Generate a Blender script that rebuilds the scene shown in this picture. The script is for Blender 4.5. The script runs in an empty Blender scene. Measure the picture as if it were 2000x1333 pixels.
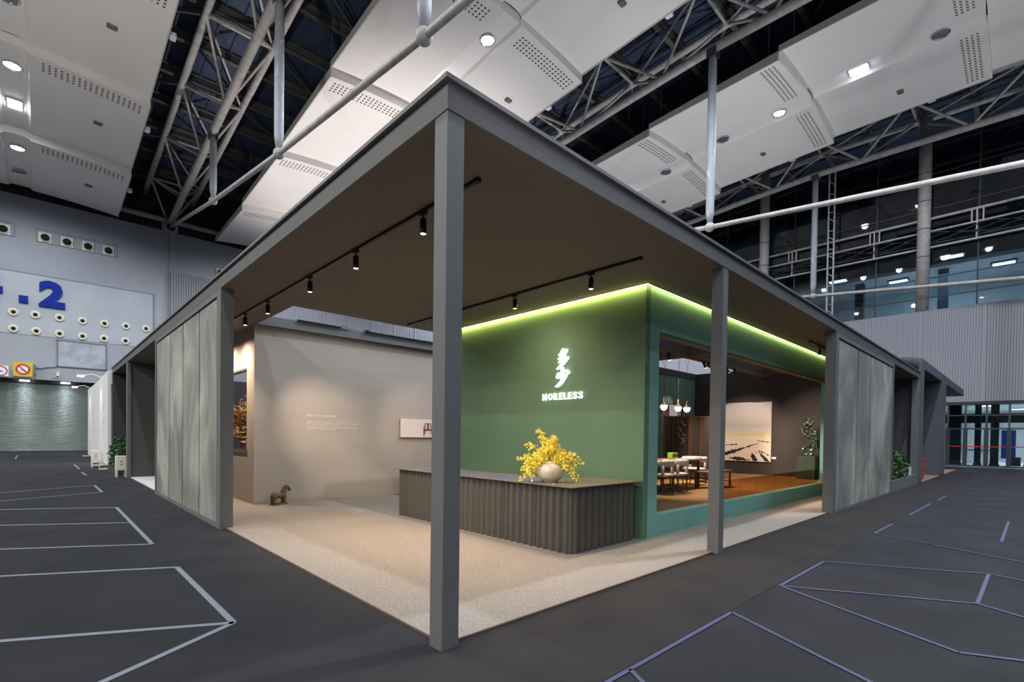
import bpy, math, random
from mathutils import Vector, Matrix
import numpy as np

SC = bpy.context.scene
COL = SC.collection
PI = math.pi
random.seed(7)

# ---------------------------------------------------------------- camera
cam_d = bpy.data.cameras.new('camera')
cam = bpy.data.objects.new('camera', cam_d)
COL.objects.link(cam)
_r = Vector((0.73613653, -0.67670958, 0.01292876))
_u = Vector((0.00087237, 0.02005046, 0.99979859))
_f = Vector((0.67683251, 0.73597699, -0.01535022))
cam.matrix_world = Matrix(((_r.x, _u.x, -_f.x, -2.17961), (_r.y, _u.y, -_f.y, -2.92978),
                           (_r.z, _u.z, -_f.z, 1.61588), (0, 0, 0, 1)))
cam_d.sensor_width = 36.0
cam_d.lens = 965.0328 / 2000 * 36
cam_d.shift_x = 32.6 / 2000
cam_d.shift_y = 200.04 / 2000
cam_d.clip_end = 300
SC.camera = cam

# ---------------------------------------------------------------- world, exposure
w = bpy.data.worlds.new('world'); SC.world = w; w.use_nodes = True
w.node_tree.nodes['Background'].inputs[0].default_value = (0.42, 0.50, 0.66, 1)
w.node_tree.nodes['Background'].inputs[1].default_value = 0.28
vs = SC.view_settings
vs.view_transform = 'Standard'; vs.look = 'None'; vs.gamma = 1.0; vs.use_curve_mapping = False
vs.exposure = 0.0
SC.cycles.use_denoising = True
SC.cycles.use_adaptive_sampling = True
SC.cycles.adaptive_threshold = .025
SC.cycles.max_bounces = 5
SC.cycles.diffuse_bounces = 3
SC.cycles.sample_clamp_indirect = 6.0
SC.cycles.transparent_max_bounces = 16

def lamp(name, kind, loc, target=None, power=100, color=(1, 1, 1), size=.1, spot=None, blend=.5):
    d = bpy.data.lights.new(name, kind); d.energy = power; d.color = color
    if kind == 'AREA': d.shape = 'DISK'; d.size = size
    else: d.shadow_soft_size = size
    if kind == 'SPOT': d.spot_size = math.radians(spot); d.spot_blend = blend
    o = bpy.data.objects.new(name, d); COL.objects.link(o); o.location = loc
    if target is not None:
        o.rotation_euler = (Vector(target) - Vector(loc)).to_track_quat('-Z', 'Y').to_euler()
    return o

HALL_W = 1750     # each hall lamp
UP_W = 9000       # added unseen uplights washing the hall roof; the first follows a strut's shadow
COOL = (0.87, 0.93, 1.0); WARM = (1.0, 0.74, 0.52)
for p, tgt, k, c in (((-1.0, -7.0, 1.2), (2.2, 1.0, 20), .3, (1, .95, .91)), ((-9, 7, 1.2), (-7.5, 14, 20), 1.2, (1, .97, .9)), ((14, -9, 1.2), (20, -3.5, 20), .36, (.93, .96, 1)),
                     ((30, -9, 1.2), (31, -4, 20), .6, (.93, .96, 1)), ((16.5, 27, 1.2), (16, 29, 20), 1.8, (1, .93, .9)), ((24, 14, 1.2), (26, 18, 20), .7, (.93, .96, 1)), ((-8, 26, 1.2), (-6, 29, 20), .06, (1, .97, .9))):
    lamp('unseen_uplight', 'SPOT', p, tgt, UP_W * k, c, .4, 78 if p[0] == 16.5 else 96, .7)

# ---------------------------------------------------------------- materials
def srgb(c):
    return tuple(((x / 255) / 12.92 if x / 255 <= .04045 else ((x / 255 + .055) / 1.055) ** 2.4) for x in c)

MATS = {}
def M(name, col, rough=.6, metal=0., var=0., vscale=4., bump=0., bscale=60., emit=None, estr=0., col2=None,
      detail=3., stretch=None, spec=.5, coat=0., lo=.35, hi=.65, dist=0.):
    """Principled material, colour in sRGB bytes; noise mixes towards col2 (or a darker tone)."""
    m = bpy.data.materials.new(name); m.use_nodes = True; MATS[name] = m
    nt = m.node_tree; b = nt.nodes['Principled BSDF']; L = nt.links
    c1 = srgb(col) + (1,)
    b.inputs['Base Color'].default_value = c1
    b.inputs['Roughness'].default_value = rough; b.inputs['Metallic'].default_value = metal
    b.inputs['Specular IOR Level'].default_value = spec
    if coat: b.inputs['Coat Weight'].default_value = coat
    tc = nt.nodes.new('ShaderNodeTexCoord'); mp = nt.nodes.new('ShaderNodeMapping')
    L.new(tc.outputs['Object'], mp.inputs[0])
    if stretch: mp.inputs['Scale'].default_value = stretch
    if var or col2:
        n = nt.nodes.new('ShaderNodeTexNoise'); n.inputs['Scale'].default_value = vscale
        n.inputs['Detail'].default_value = detail; n.inputs['Distortion'].default_value = dist
        L.new(mp.outputs[0], n.inputs['Vector'])
        rp = nt.nodes.new('ShaderNodeValToRGB')
        rp.color_ramp.elements[0].position = lo; rp.color_ramp.elements[1].position = hi
        c2 = srgb(col2) + (1,) if col2 else tuple(x * (1 - var) for x in c1[:3]) + (1,)
        rp.color_ramp.elements[0].color = c2; rp.color_ramp.elements[1].color = c1
        L.new(n.outputs[0], rp.inputs[0]); L.new(rp.outputs[0], b.inputs['Base Color'])
    if bump:
        n2 = nt.nodes.new('ShaderNodeTexNoise'); n2.inputs['Scale'].default_value = bscale
        n2.inputs['Detail'].default_value = 2
        L.new(mp.outputs[0], n2.inputs['Vector'])
        bp = nt.nodes.new('ShaderNodeBump'); bp.inputs['Strength'].default_value = bump
        bp.inputs['Distance'].default_value = .02
        L.new(n2.outputs[0], bp.inputs['Height']); L.new(bp.outputs[0], b.inputs['Normal'])
    if emit:
        b.inputs['Emission Color'].default_value = srgb(emit) + (1,)
        b.inputs['Emission Strength'].default_value = estr
    return m

def glass(name, tint, refl=.12, rough=.02):
    m = bpy.data.materials.new(name); m.use_nodes = True; MATS[name] = m
    nt = m.node_tree; nt.nodes.clear()
    o = nt.nodes.new('ShaderNodeOutputMaterial'); t = nt.nodes.new('ShaderNodeBsdfTransparent')
    g = nt.nodes.new('ShaderNodeBsdfGlossy'); mx = nt.nodes.new('ShaderNodeMixShader')
    t.inputs[0].default_value = srgb(tint) + (1,); g.inputs['Roughness'].default_value = rough
    mx.inputs[0].default_value = refl
    nt.links.new(t.outputs[0], mx.inputs[1]); nt.links.new(g.outputs[0], mx.inputs[2])
    nt.links.new(mx.outputs[0], o.inputs[0])
    return m

def emis(name, col, s):
    m = bpy.data.materials.new(name); m.use_nodes = True; MATS[name] = m
    b = m.node_tree.nodes['Principled BSDF']
    b.inputs['Base Color'].default_value = (.8, .8, .8, 1)
    b.inputs['Emission Color'].default_value = srgb(col) + (1,); b.inputs['Emission Strength'].default_value = s
    return m

# hall
M('hall_carpet', (57, 58, 63), .95, var=.22, vscale=1.1, detail=8, bump=.35, bscale=160, spec=.1)
M('runner_carpet', (62, 60, 61), .95, var=.18, vscale=1.4, detail=8, bump=.35, bscale=160, spec=.1)
M('tape_grey', (126, 132, 148), .6)
M('tape_violet', (74, 74, 114), .6)
M('hall_wall', (152, 155, 163), .8, var=.14, vscale=.25, detail=6)
M('hall_wall_light', (166, 171, 178), .8, var=.1, vscale=.6, detail=6)
M('joint', (120, 124, 134), .9)
M('slat_white', (134, 135, 143), .7)
M('slat_gap', (128, 129, 137), .8)
M('louver', (40, 40, 42), .9)
M('steel_pipe', (172, 168, 164), .55, var=.25, vscale=3, detail=5)
M('steel_dark', (82, 81, 80), .6, var=.2, vscale=2)
M('strut_paint', (150, 154, 162), .55, col2=(190, 189, 182), vscale=1.6, detail=8, lo=.34, hi=.40, stretch=(3, 3, 1), dist=.6)
M('deck', (44, 56, 80), .7, var=.3, vscale=1.2)
M('panel_white', (222, 217, 214), .55, var=.03, vscale=.6)
M('panel_edge', (188, 182, 174), .6)
M('perforation', (92, 80, 74), .9)
M('lamp_reflector', (210, 214, 220), .2, metal=.9)
emis('lamp_on', (235, 244, 255), 30)
M('lamp_off', (120, 116, 118), .3, metal=.5)
M('sensor_grey', (104, 98, 92), .6)
M('nozzle_cream', (206, 200, 182), .5)
M('black_hole', (10, 9, 9), .9)
M('digit_blue', (14, 38, 136), .6, spec=.15)
M('sign_yellow', (206, 172, 26), .5); M('sign_white', (220, 222, 226), .5); M('sign_red', (186, 30, 34), .5)
M('sign_dark', (70, 74, 84), .6)
M('shutter_metal', (140, 148, 144), .38, metal=.7, var=.1, vscale=.8)
M('blank_board', (142, 146, 156), .6, col2=(162, 168, 178), vscale=1.3, detail=7, lo=.42, hi=.6)
M('conduit', (96, 100, 110), .6)
# pavilion
M('charcoal', (106, 107, 111), .6, var=.06, vscale=3, bump=.05)
M('soffit', (122, 112, 102), .85, var=.08, vscale=.8)
M('soffit_roof', (60, 60, 62), .9)
M('cloud_panel', (196, 195, 186), .5, col2=(124, 129, 124), vscale=.75, detail=9, stretch=(1.2, 1.2, .75), lo=.40, hi=.78, dist=.9)
M('mark_blue', (150, 184, 222), .6)
M('panel_joint', (40, 41, 44), .8)
M('recess_wall', (84, 83, 82), .85)
M('recess_dark', (62, 62, 66), .85)
M('white_floor', (205, 205, 208), .8, var=.06, vscale=30)
M('beige_paint', (180, 172, 166), .85, var=.05, vscale=.9, bump=.04)
M('green_paint', (88, 120, 96), .75, var=.06, vscale=1.6, stretch=(1, 1, .3), bump=.04)
M('green_paint_bluelit', (114, 168, 158), .75, var=.06, vscale=1.6, bump=.04)  # the same green paint with the bluish light put into its colour
M('light_carpet', (182, 174, 168), .95, col2=(130, 124, 120), vscale=90, detail=4, bump=.5, bscale=180, spec=.1)
M('grey_shaded_carpet', (156, 152, 150), .95, col2=(116, 113, 112), vscale=90, detail=4, bump=.5, bscale=180, spec=.1)  # grey carpet by the counter; shade towards the back wall is in the colour
M('brown_edge', (96, 72, 62), .9)
M('counter_dark', (79, 76, 73), .5, var=.12, vscale=3, bump=.05)
M('counter_top', (112, 104, 98), .42, var=.08, vscale=6)
M('mat_blue', (76, 86, 132), .7)
M('ceramic', (206, 198, 182), .22, col2=(170, 152, 130), vscale=7, detail=6, lo=.36, hi=.46, coat=.5, stretch=(9, 9, 1.6))
M('petal_yellow', (255, 238, 92), .5, col2=(250, 208, 44), vscale=40, lo=.3, hi=.55)
M('stem_green', (108, 120, 48), .6)
M('black_metal', (34, 34, 35), .4, metal=.3)
emis('spot_lens', (255, 240, 224), 18)
emis('led_yellow', (255, 240, 136), 105); emis('led_yellow_dim', (255, 240, 136), 26)
emis('sign_glow', (255, 255, 232), 2.4)
M('stone_horse', (128, 108, 84), .9, var=.35, vscale=26, detail=6, bump=.5, bscale=60)
M('wall_text', (255, 250, 246), .7)
M('picture_white', (246, 238, 236), .6); M('picture_shade', (178, 164, 160), .7); M('chair_red', (96, 34, 36), .6)
M('plastic_clear', (210, 214, 220), .3)
# showroom
M('cloth_grey', (120, 119, 126), .9)
def cloth():
    m = MATS['cloth_grey']; nt = m.node_tree; b_ = nt.nodes['Principled BSDF']; o_ = nt.nodes['Material Output']
    tr_ = nt.nodes.new('ShaderNodeBsdfTranslucent'); tr_.inputs[0].default_value = (.30, .30, .34, 1)
    mx = nt.nodes.new('ShaderNodeMixShader'); mx.inputs[0].default_value = .5
    nt.links.new(b_.outputs[0], mx.inputs[1]); nt.links.new(tr_.outputs[0], mx.inputs[2]); nt.links.new(mx.outputs[0], o_.inputs[0])
cloth()
M('lining_olive', (104, 90, 66), .8)
M('room_dark', (50, 43, 43), .8)
M('room_floor', (134, 100, 54), .9, var=.15, vscale=3, bump=.3, bscale=140)
M('teal_corrugated', (84, 118, 108), .6)
M('beam_dark', (56, 52, 54), .8); M('beam_wood', (70, 48, 38), .6, var=.2, vscale=6, stretch=(1, 8, 8))
M('walnut', (88, 58, 40), .42, var=.35, vscale=9, stretch=(1, 1, 4))
M('walnut_top', (112, 70, 50), .4, var=.3, vscale=7, stretch=(1, 6, 1))
M('boucle', (205, 196, 186), .95, var=.12, vscale=120, bump=.6, bscale=220)
M('radio_green', (112, 168, 58), .5); M('screen_weave', (40, 33, 30), .8, var=.3, vscale=60)
M('screen_mark', (150, 112, 96), .8)
M('paper', (226, 222, 216), .7)
M('pink_art', (206, 92, 120), .6, col2=(120, 36, 66), vscale=5, detail=6)
emis('warm_doorway', (255, 214, 176), 1.6)
emis('pendant_glow', (255, 226, 200), 9)
M('pendant_wood', (74, 46, 34), .5)
glass('amber_glass', (208, 190, 170), .03)
M('green_marble', (46, 66, 54), .35, var=.4, vscale=16, detail=7)
M('bronze_rock', (102, 114, 102), .2, metal=.85, bump=.3, bscale=30)
M('green_stool', (96, 170, 60), .4)
# others
M('leaf_green', (58, 104, 46), .5, col2=(34, 72, 34), vscale=12)
M('leaf_orange', (186, 112, 52), .6, col2=(112, 116, 50), vscale=3)
M('bark', (96, 74, 56), .9)
M('soil', (52, 44, 38), .95)
M('planter_grey', (112, 113, 118), .7, var=.1, vscale=3)
M('red_crate', (206, 60, 46), .5)
M('white_box', (226, 224, 214), .6)
M('banner_white', (226, 226, 230), .7)
M('banner_mark', (192, 193, 200), .7)
M('portal_grey', (88, 90, 99), .7)
M('tarpaulin', (58, 54, 60), .8, bump=.6, bscale=3)
M('wood_floor', (150, 122, 104), .6)
glass('hall_glass', (156, 170, 180), .045)
glass('door_glass', (196, 210, 214), .04)
M('mullion', (74, 78, 84), .4, metal=.5)
M('mullion_black', (26, 28, 32), .5)
M('lobby_floor', (214, 220, 226), .3)
M('lobby_wall', (224, 226, 226), .7); M('lobby_dark', (60, 66, 72), .7); M('lobby_blue', (40, 80, 190), .5)
emis('lobby_light', (236, 246, 255), 9)
M('cable_black', (24, 24, 26), .6)

# ---------------------------------------------------------------- mesh helpers
class MB:
    def __init__(s): s.v = []; s.f = []; s.mi = []; s.cur = 0
    def add(s, vs, fs):
        n = len(s.v); s.v += [tuple(p) for p in vs]
        for f in fs: s.f.append(tuple(i + n for i in f)); s.mi.append(s.cur)
        return s
    def box(s, x0, y0, z0, x1, y1, z1):
        x0, x1 = sorted((x0, x1)); y0, y1 = sorted((y0, y1)); z0, z1 = sorted((z0, z1))
        return s.add([(x0, y0, z0), (x1, y0, z0), (x1, y1, z0), (x0, y1, z0), (x0, y0, z1), (x1, y0, z1), (x1, y1, z1), (x0, y1, z1)],
                     [(0, 3, 2, 1), (4, 5, 6, 7), (0, 1, 5, 4), (1, 2, 6, 5), (2, 3, 7, 6), (3, 0, 4, 7)])
    def bbox(s, x0, y0, z0, x1, y1, z1, b=.01):
        """box with chamfered vertical and horizontal edges"""
        x0, x1 = sorted((x0, x1)); y0, y1 = sorted((y0, y1)); z0, z1 = sorted((z0, z1))
        b = min(b, (x1 - x0) * .45, (y1 - y0) * .45, (z1 - z0) * .45)
        def ring(i, z): return [(x0 + i + b, y0 + i, z), (x1 - i - b, y0 + i, z), (x1 - i, y0 + i + b, z), (x1 - i, y1 - i - b, z),
                                (x1 - i - b, y1 - i, z), (x0 + i + b, y1 - i, z), (x0 + i, y1 - i - b, z), (x0 + i, y0 + i + b, z)]
        vs = ring(b * .7, z0) + ring(0, z0 + b) + ring(0, z1 - b) + ring(b * .7, z1)
        fs = [tuple(range(7, -1, -1)), tuple(range(24, 32))]
        for k in range(3):
            for i in range(8): fs.append((k * 8 + i, k * 8 + (i + 1) % 8, k * 8 + 8 + (i + 1) % 8, k * 8 + 8 + i))
        return s.add(vs, fs)
    def quad(s, *p): return s.add(p, [tuple(range(len(p)))])
    def beam(s, p, q, w, h, up=(0, 0, 1)):
        p = Vector(p); q = Vector(q); d = (q - p).normalized(); u = Vector(up)
        if abs(d.dot(u)) > .99: u = Vector((1, 0, 0))
        r = d.cross(u).normalized() * w / 2; u = r.cross(d).normalized() * h / 2
        vs = [a + sx * r + sz * u for a in (p, q) for sx, sz in ((-1, -1), (1, -1), (1, 1), (-1, 1))]
        return s.add(vs, [(0, 1, 2, 3), (7, 6, 5, 4), (0, 4, 5, 1), (1, 5, 6, 2), (2, 6, 7, 3), (3, 7, 4, 0)])
    def tube(s, pts, r, n=8, cap=True):
        pts = [Vector(p) for p in pts]; rs = r if isinstance(r, (list, tuple)) else [r] * len(pts)
        vs = []; prev = None
        for i, p in enumerate(pts):
            d = (pts[min(i + 1, len(pts) - 1)] - pts[max(i - 1, 0)]).normalized()
            if prev is None:
                a = Vector((0, 0, 1)) if abs(d.z) < .9 else Vector((1, 0, 0))
                x = d.cross(a).normalized()
            else:
                x = (prev - d * prev.dot(d)).normalized()
            prev = x; y = d.cross(x)
            vs += [p + rs[i] * (math.cos(2 * PI * k / n) * x + math.sin(2 * PI * k / n) * y) for k in range(n)]
        fs = [(i * n + k, i * n + (k + 1) % n, (i + 1) * n + (k + 1) % n, (i + 1) * n + k) for i in range(len(pts) - 1) for k in range(n)]
        if cap: fs += [tuple(range(n - 1, -1, -1)), tuple(range(len(vs) - n, len(vs)))]
        return s.add(vs, fs)
    def lathe(s, prof, c, n=20, axis='z', cap=True):
        vs = []
        for r, z in prof:
            for k in range(n):
                a = 2 * PI * k / n; p = (r * math.cos(a), r * math.sin(a), z)
                if axis == 'y': p = (p[0], p[2], p[1])
                if axis == 'x': p = (p[2], p[0], p[1])
                vs.append((c[0] + p[0], c[1] + p[1], c[2] + p[2]))
        m = len(prof)
        fs = [(i * n + k, i * n + (k + 1) % n, (i + 1) * n + (k + 1) % n, (i + 1) * n + k) for i in range(m - 1) for k in range(n)]
        if cap: fs += [tuple(range(n - 1, -1, -1)), tuple(range((m - 1) * n, m * n))]
        return s.add(vs, fs)
    def ball(s, c, r, n=8, m=6, sc=(1, 1, 1)):
        prof = [(max(1e-4, r * math.sin(PI * i / m)), -r * math.cos(PI * i / m)) for i in range(m + 1)]
        k0 = len(s.v); s.lathe(prof, (0, 0, 0), n)
        for i in range(k0, len(s.v)):
            v = s.v[i]; s.v[i] = (c[0] + v[0] * sc[0], c[1] + v[1] * sc[1], c[2] + v[2] * sc[2])
        return s
    def prism(s, poly, fn, d):
        """extrude a 2-D polygon: fn(a, b, depth) -> 3-D point"""
        n = len(poly)
        vs = [fn(a, b, 0) for a, b in poly] + [fn(a, b, d) for a, b in poly]
        fs = [tuple(range(n)), tuple(range(2 * n - 1, n - 1, -1))] + [(i, i + n, (i + 1) % n + n, (i + 1) % n) for i in range(n)]
        return s.add(vs, fs)

def mesh(name, mb, mats):
    me = bpy.data.meshes.new(name); me.from_pydata(mb.v, [], mb.f)
    for m in (mats if isinstance(mats, (list, tuple)) else [mats]): me.materials.append(MATS[m])
    if max(mb.mi, default=0): me.polygons.foreach_set('material_index', mb.mi)
    me.update(); return me

def root_of(o):
    while o.parent: o = o.parent
    return o

def obj(name, mb, mats, parent=None, smooth=False, world=True, kind=None, label=None):
    """one mesh object; vertices in world space unless world=False (then in the thing's own space)"""
    if parent is not None and world:
        L = root_of(parent).location
        mb.v = [(a - L.x, b - L.y, c - L.z) for a, b, c in mb.v]
    me = mesh(name, mb, mats); o = bpy.data.objects.new(name, me); COL.objects.link(o)
    if parent is not None: o.parent = parent
    if smooth: me.polygons.foreach_set('use_smooth', [True] * len(me.polygons))
    fix_normals(me)
    if kind: o['kind'] = kind
    if label: o['label'] = label
    return o

def fix_normals(me):
    import bmesh
    bm = bmesh.new(); bm.from_mesh(me); bmesh.ops.recalc_face_normals(bm, faces=bm.faces); bm.to_mesh(me); bm.free()

def tag(o, label, cat, group=None):
    o['label'] = label; o['category'] = cat
    if group: o['group'] = group
    return o

def thing(name, label, cat, loc=(0, 0, 0), rz=0, group=None):
    o = bpy.data.objects.new(name, None); COL.objects.link(o); o.empty_display_size = .1
    o.location = loc; o.rotation_euler = (0, 0, rz); return tag(o, label, cat, group)

def struct(name, mb, mats, parent=None, smooth=False):
    return obj(name, mb, mats, parent, smooth, kind=None if parent else 'structure')

def share(name, src, parent, dx=0, dy=0, dz=0):
    """another object with the same mesh data, moved"""
    o = bpy.data.objects.new(name, src.data); COL.objects.link(o); o.parent = parent
    o.location = (dx, dy, dz); return o

def copy_tree(o, parent=None):
    c = o.copy(); COL.objects.link(c); c.parent = parent
    for ch in list(o.children): copy_tree(ch, c)
    return c

def text_mesh(name, body, size, extrude, mat, parent, mw, align='LEFT', offset=0., space=1.):
    cu = bpy.data.curves.new(name, 'FONT'); cu.body = body; cu.size = size; cu.extrude = extrude
    cu.align_x = align; cu.offset = offset; cu.space_character = space; cu.resolution_u = 3
    t = bpy.data.objects.new(name, cu); COL.objects.link(t)
    dg = bpy.context.evaluated_depsgraph_get(); dg.update()
    me = bpy.data.meshes.new_from_object(t.evaluated_get(dg))
    bpy.data.objects.remove(t); bpy.data.curves.remove(cu)
    me.transform(mw); me.materials.clear(); me.materials.append(MATS[mat])
    if parent is not None: me.transform(Matrix.Translation(-root_of(parent).location))
    o = bpy.data.objects.new(name, me); COL.objects.link(o)
    if parent is not None: o.parent = parent
    return o

# ================================================================ HALL SHELL
YW, XS = 45.3, 42.0          # end wall (left in view), side wall (right in view)
struct('floor', MB().box(-75, -60, -.2, 60, 52, 0), 'hall_carpet')

# end wall with the roller shutter opening
b = MB()
b.box(-40, YW, 5.22, 43, YW + .6, 18.0); b.box(3.2, YW, 0, 43, YW + .6, 5.22); b.box(-40, YW, 0, -13, YW + .6, 5.22)
wall_left = struct('wall_left', b, 'hall_wall')
b = MB(); b.box(-13.4, YW - .03, 8.32, 4.5, YW, 12.62); obj('nozzle_fascia', b, 'hall_wall_light', wall_left)
b = MB()
b.box(-13.4, YW - .04, 12.62, 4.6, YW - .0, 12.70); b.box(4.46, YW - .04, 8.3, 4.56, YW, 12.66)
b.box(5.49, YW - .02, 14.7, 5.56, YW, 18)
obj('wall_joint', b, 'joint', wall_left)
# upright slats of the white cladding on the end wall
b = MB(); b.box(5.63, YW - .35, 4.6, 43, YW, 14.72); obj('cladding_board', b, 'slat_white', wall_left)
b = MB()
x = 5.66
while x < 42.6:
    b.box(x, YW - .40, 4.6, x + .12, YW - .35, 14.70); x += .18
obj('cladding_slats', b, 'slat_white', wall_left, kind='stuff')
b = MB()
for x in (10.2, 15.6, 18.3, 21.0, 23.7, 26.4, 29.1, 31.8): b.box(x, YW - .45, 4.6, x + .1, YW - .33, 14.72)
obj('cladding_joint', b, 'slat_white', wall_left)
b = MB(); b.box(-40, YW + .1, 18.0, 43, YW + .5, 23)
x = -14
while x < 24: b.box(x, YW - .05, 18.1, x + .18, YW + .1, 20.8); x += .75
obj('louvre_band', b, 'louver', wall_left)
b = MB(); b.tube([(-20, YW - .35, 18.75), (42, YW - .35, 18.75)], .2, 8); obj('eaves_pipe', b, 'steel_pipe', wall_left)

# roller shutter
door1 = struct('door_1', MB().box(-13, YW + .52, 0, 3.2, YW + .6, 5.3), 'shutter_metal')
b = MB()
for i in range(58):
    z = .08 + i * .088
    b.add([(-13, YW + .52, z), (3.2, YW + .52, z), (3.2, YW + .47, z + .03), (-13, YW + .47, z + .03),
           (3.2, YW + .52, z + .085), (-13, YW + .52, z + .085)], [(0, 1, 2, 3), (3, 2, 4, 5)])
obj('shutter_slats', b, 'shutter_metal', door1, kind='stuff')
b = MB(); b.box(-13, YW + .3, 5.0, 3.2, YW + .5, 5.3); obj('shutter_box', b, 'louver', door1)
b = MB(); b.box(-13, YW + .44, 0, 3.2, YW + .55, .07); obj('bottom_bar', b, 'louver', door1)
for x, l in ((-3.03, 'left'), (-.85, 'right')):
    t = thing('bulkhead_lamp', 'small lit bulkhead lamp over the roller shutter, %s one of the two' % l, 'lamp', (x, YW + .1, 5.1), group='lamps over the roller shutter')
    obj('housing', MB().bbox(x - .3, YW + .02, 5.13, x + .3, YW + .28, 5.22, .02), 'conduit', t)
    obj('lens', MB().bbox(x - .26, YW - .0, 5.04, x + .26, YW + .2, 5.13, .03), 'lamp_on', t)
    lamp('shutter_light', 'SPOT', (x, YW - .05, 4.95), (x, YW + .55, 0), 110, COOL, .1, 120, .6)

# square jet nozzles high on the wall, round jets in two rows
SQ = [(-6.5, 15.4), (-5.3, 15.4), (-4.09, 15.4), (-1.95, 15.4), (-.76, 15.4), (.43, 15.4), (1.64, 15.4), (9.33, 15.5)]
sq0 = None
ordn = ['first', 'second', 'third', 'fourth', 'fifth', 'sixth', 'seventh', 'eighth', 'ninth', 'tenth']
lbl = {0: 'square cream air jet beyond the picture edge on the hall wall', 1: 'square cream air jet just out of view on the hall wall',
       2: 'square cream air jet at the far left edge of the hall wall', 7: 'lone square air jet above the white slatted cladding'}
for i, (x, z) in enumerate(SQ):
    if i < 2: continue
    L = lbl.get(i, '%s from the left of four square cream air jets high on wall' % ordn[i - 3])
    if sq0 is None:
        t = sq0 = thing('square_air_jet', L, 'air vent', (x, YW, z), group='square air jets on the end wall')
        obj('plate', MB().bbox(x - .36, YW - .08, z - .36, x + .36, YW, z + .36, .03), 'nozzle_cream', t)
        obj('collar', MB().lathe([(.30, -.10), (.31, -.14), (.25, -.13), (.24, -.09)], (x, YW, z), 20, 'y', False), 'nozzle_cream', t, True)
        obj('opening', MB().lathe([(.25, -.085), (.24, -.12)], (x, YW, z), 20, 'y'), 'black_hole', t)
    else:
        t = copy_tree(sq0); t.location = (x, YW, z); t['label'] = L
fr = MB()
for x0, x1 in ((-7, -3.5), (-2.44, 2.21)):
    for z in (15.02, 15.92): fr.box(x0, YW - .02, z, x1, YW, z + .05)
    for x in (x0, x1 - .05): fr.box(x, YW - .02, 15.02, x + .05, YW, 15.95)
obj('jet_panel_outline', fr, 'joint', wall_left)
rj0 = None
R1 = [(-3.59, 9.79), (-2.47, 9.79), (-1.18, 9.80), (.11, 9.79), (1.4, 9.80), (2.72, 9.81), (4.01, 9.81)]
R2 = [(-3.59, 8.64), (-2.42, 8.64), (-1.18, 8.64), (.11, 8.64), (1.37, 8.65), (2.69, 8.65)]
for row, rn in ((R1, 'upper'), (R2, 'lower')):
    for i, (x, z) in enumerate(row):
        L = '%s round white air jet from the left, %s row under the blue digits' % (ordn[i], rn)
        if rj0 is None:
            t = rj0 = thing('round_air_jet', L, 'air vent', (x, YW - .03, z), group='round air jets in two rows')
            obj('flange', MB().lathe([(.29, 0), (.29, -.04), (.22, -.07), (.13, -.08), (.12, -.03)], (x, YW - .03, z), 20, 'y', False), 'nozzle_cream', t, True)
            obj('opening', MB().lathe([(.13, -.05), (.12, -.082)], (x, YW - .03, z), 16, 'y'), 'black_hole', t)
        else:
            t = copy_tree(rj0); t.location = (x, YW - .03, z); t['label'] = L

# the hall number
WFRONT = Matrix(((1, 0, 0, 0), (0, 0, -1, 0), (0, 1, 0, 0), (0, 0, 0, 1)))     # text standing on a wall facing -Y
WSIDE = Matrix(((0, 0, -1, 0), (-1, 0, 0, 0), (0, 1, 0, 0), (0, 0, 0, 1)))     # text standing on a wall facing -X
num = thing('hall_number', 'big blue hall number 4.2 on the grey end wall', 'sign', (-2.5, YW - .03, 10.5))
def fit_text(body, x0, x1, z0, z1, y, name, mat, parent, off=.02):
    o = text_mesh(name, body, 1, .06, mat, parent, WFRONT, offset=off)
    co = np.array([v.co for v in o.data.vertices]); mn = co.min(0); mx = co.max(0)
    L = root_of(parent).location
    sx = (x1 - x0) / (mx[0] - mn[0]); sz = (z1 - z0) / (mx[2] - mn[2])
    for v in o.data.vertices:
        v.co = ((v.co.x - mn[0]) * sx + x0 - L.x, v.co.y - mx[1] + y - L.y, (v.co.z - mn[2]) * sz + z0 - L.z)
    return o
fit_text('2', -2.3, -.88, 10.45, 12.35, YW - .05, 'digit', 'digit_blue', num, .05)
obj('point', MB().bbox(-3.32, YW - .17, 10.53, -2.84, YW - .05, 11.03, .01), 'digit_blue', num)
fit_text('4', -5.6, -4.1, 10.45, 12.35, YW - .05, 'digit', 'digit_blue', num, .05)

# blank board, signs, camera, conduit
t = thing('blank_board', 'blank grey framed board on the wall above the roller shutter', 'board', (.1, YW, 6.3))
obj('face', MB().box(-1.28, YW - .05, 6.3, 1.48, YW, 8.17), 'blank_board', t)
b = MB()
for a in ((-1.33, 6.24, 1.53, 6.31), (-1.33, 8.15, 1.53, 8.21), (-1.33, 6.24, -1.27, 8.21), (1.47, 6.24, 1.53, 8.21)): b.box(a[0], YW - .08, a[1], a[2], YW, a[3])
obj('frame', b, 'conduit', t)
def ring(b, x, y, z, r0, r1, d=.02, n=28):
    b.lathe([(r0, 0), (r1, 0), (r1, -d), (r0, -d), (r0, 0)], (x, y, z), n, 'y', False)
t = thing('no_smoking_sign', 'yellow hanging box sign with red no-smoking ring', 'sign', (-3.1, YW - .5, 5.33))
obj('box', MB().bbox(-3.6, YW - .6, 5.33, -2.6, YW - .42, 6.3, .02), 'sign_yellow', t)
obj('disc', MB().lathe([(.01, -.01), (.33, -.01), (.33, 0)], (-3.1, YW - .6, 5.82), 28, 'y'), 'sign_white', t)
b = MB(); ring(b, -3.1, YW - .605, 5.82, .27, .37); b.beam((-3.3, YW - .615, 6.02), (-2.9, YW - .615, 5.62), .02, .07, (0, 0, 1)); obj('prohibition_ring', b, 'sign_red', t)
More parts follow.
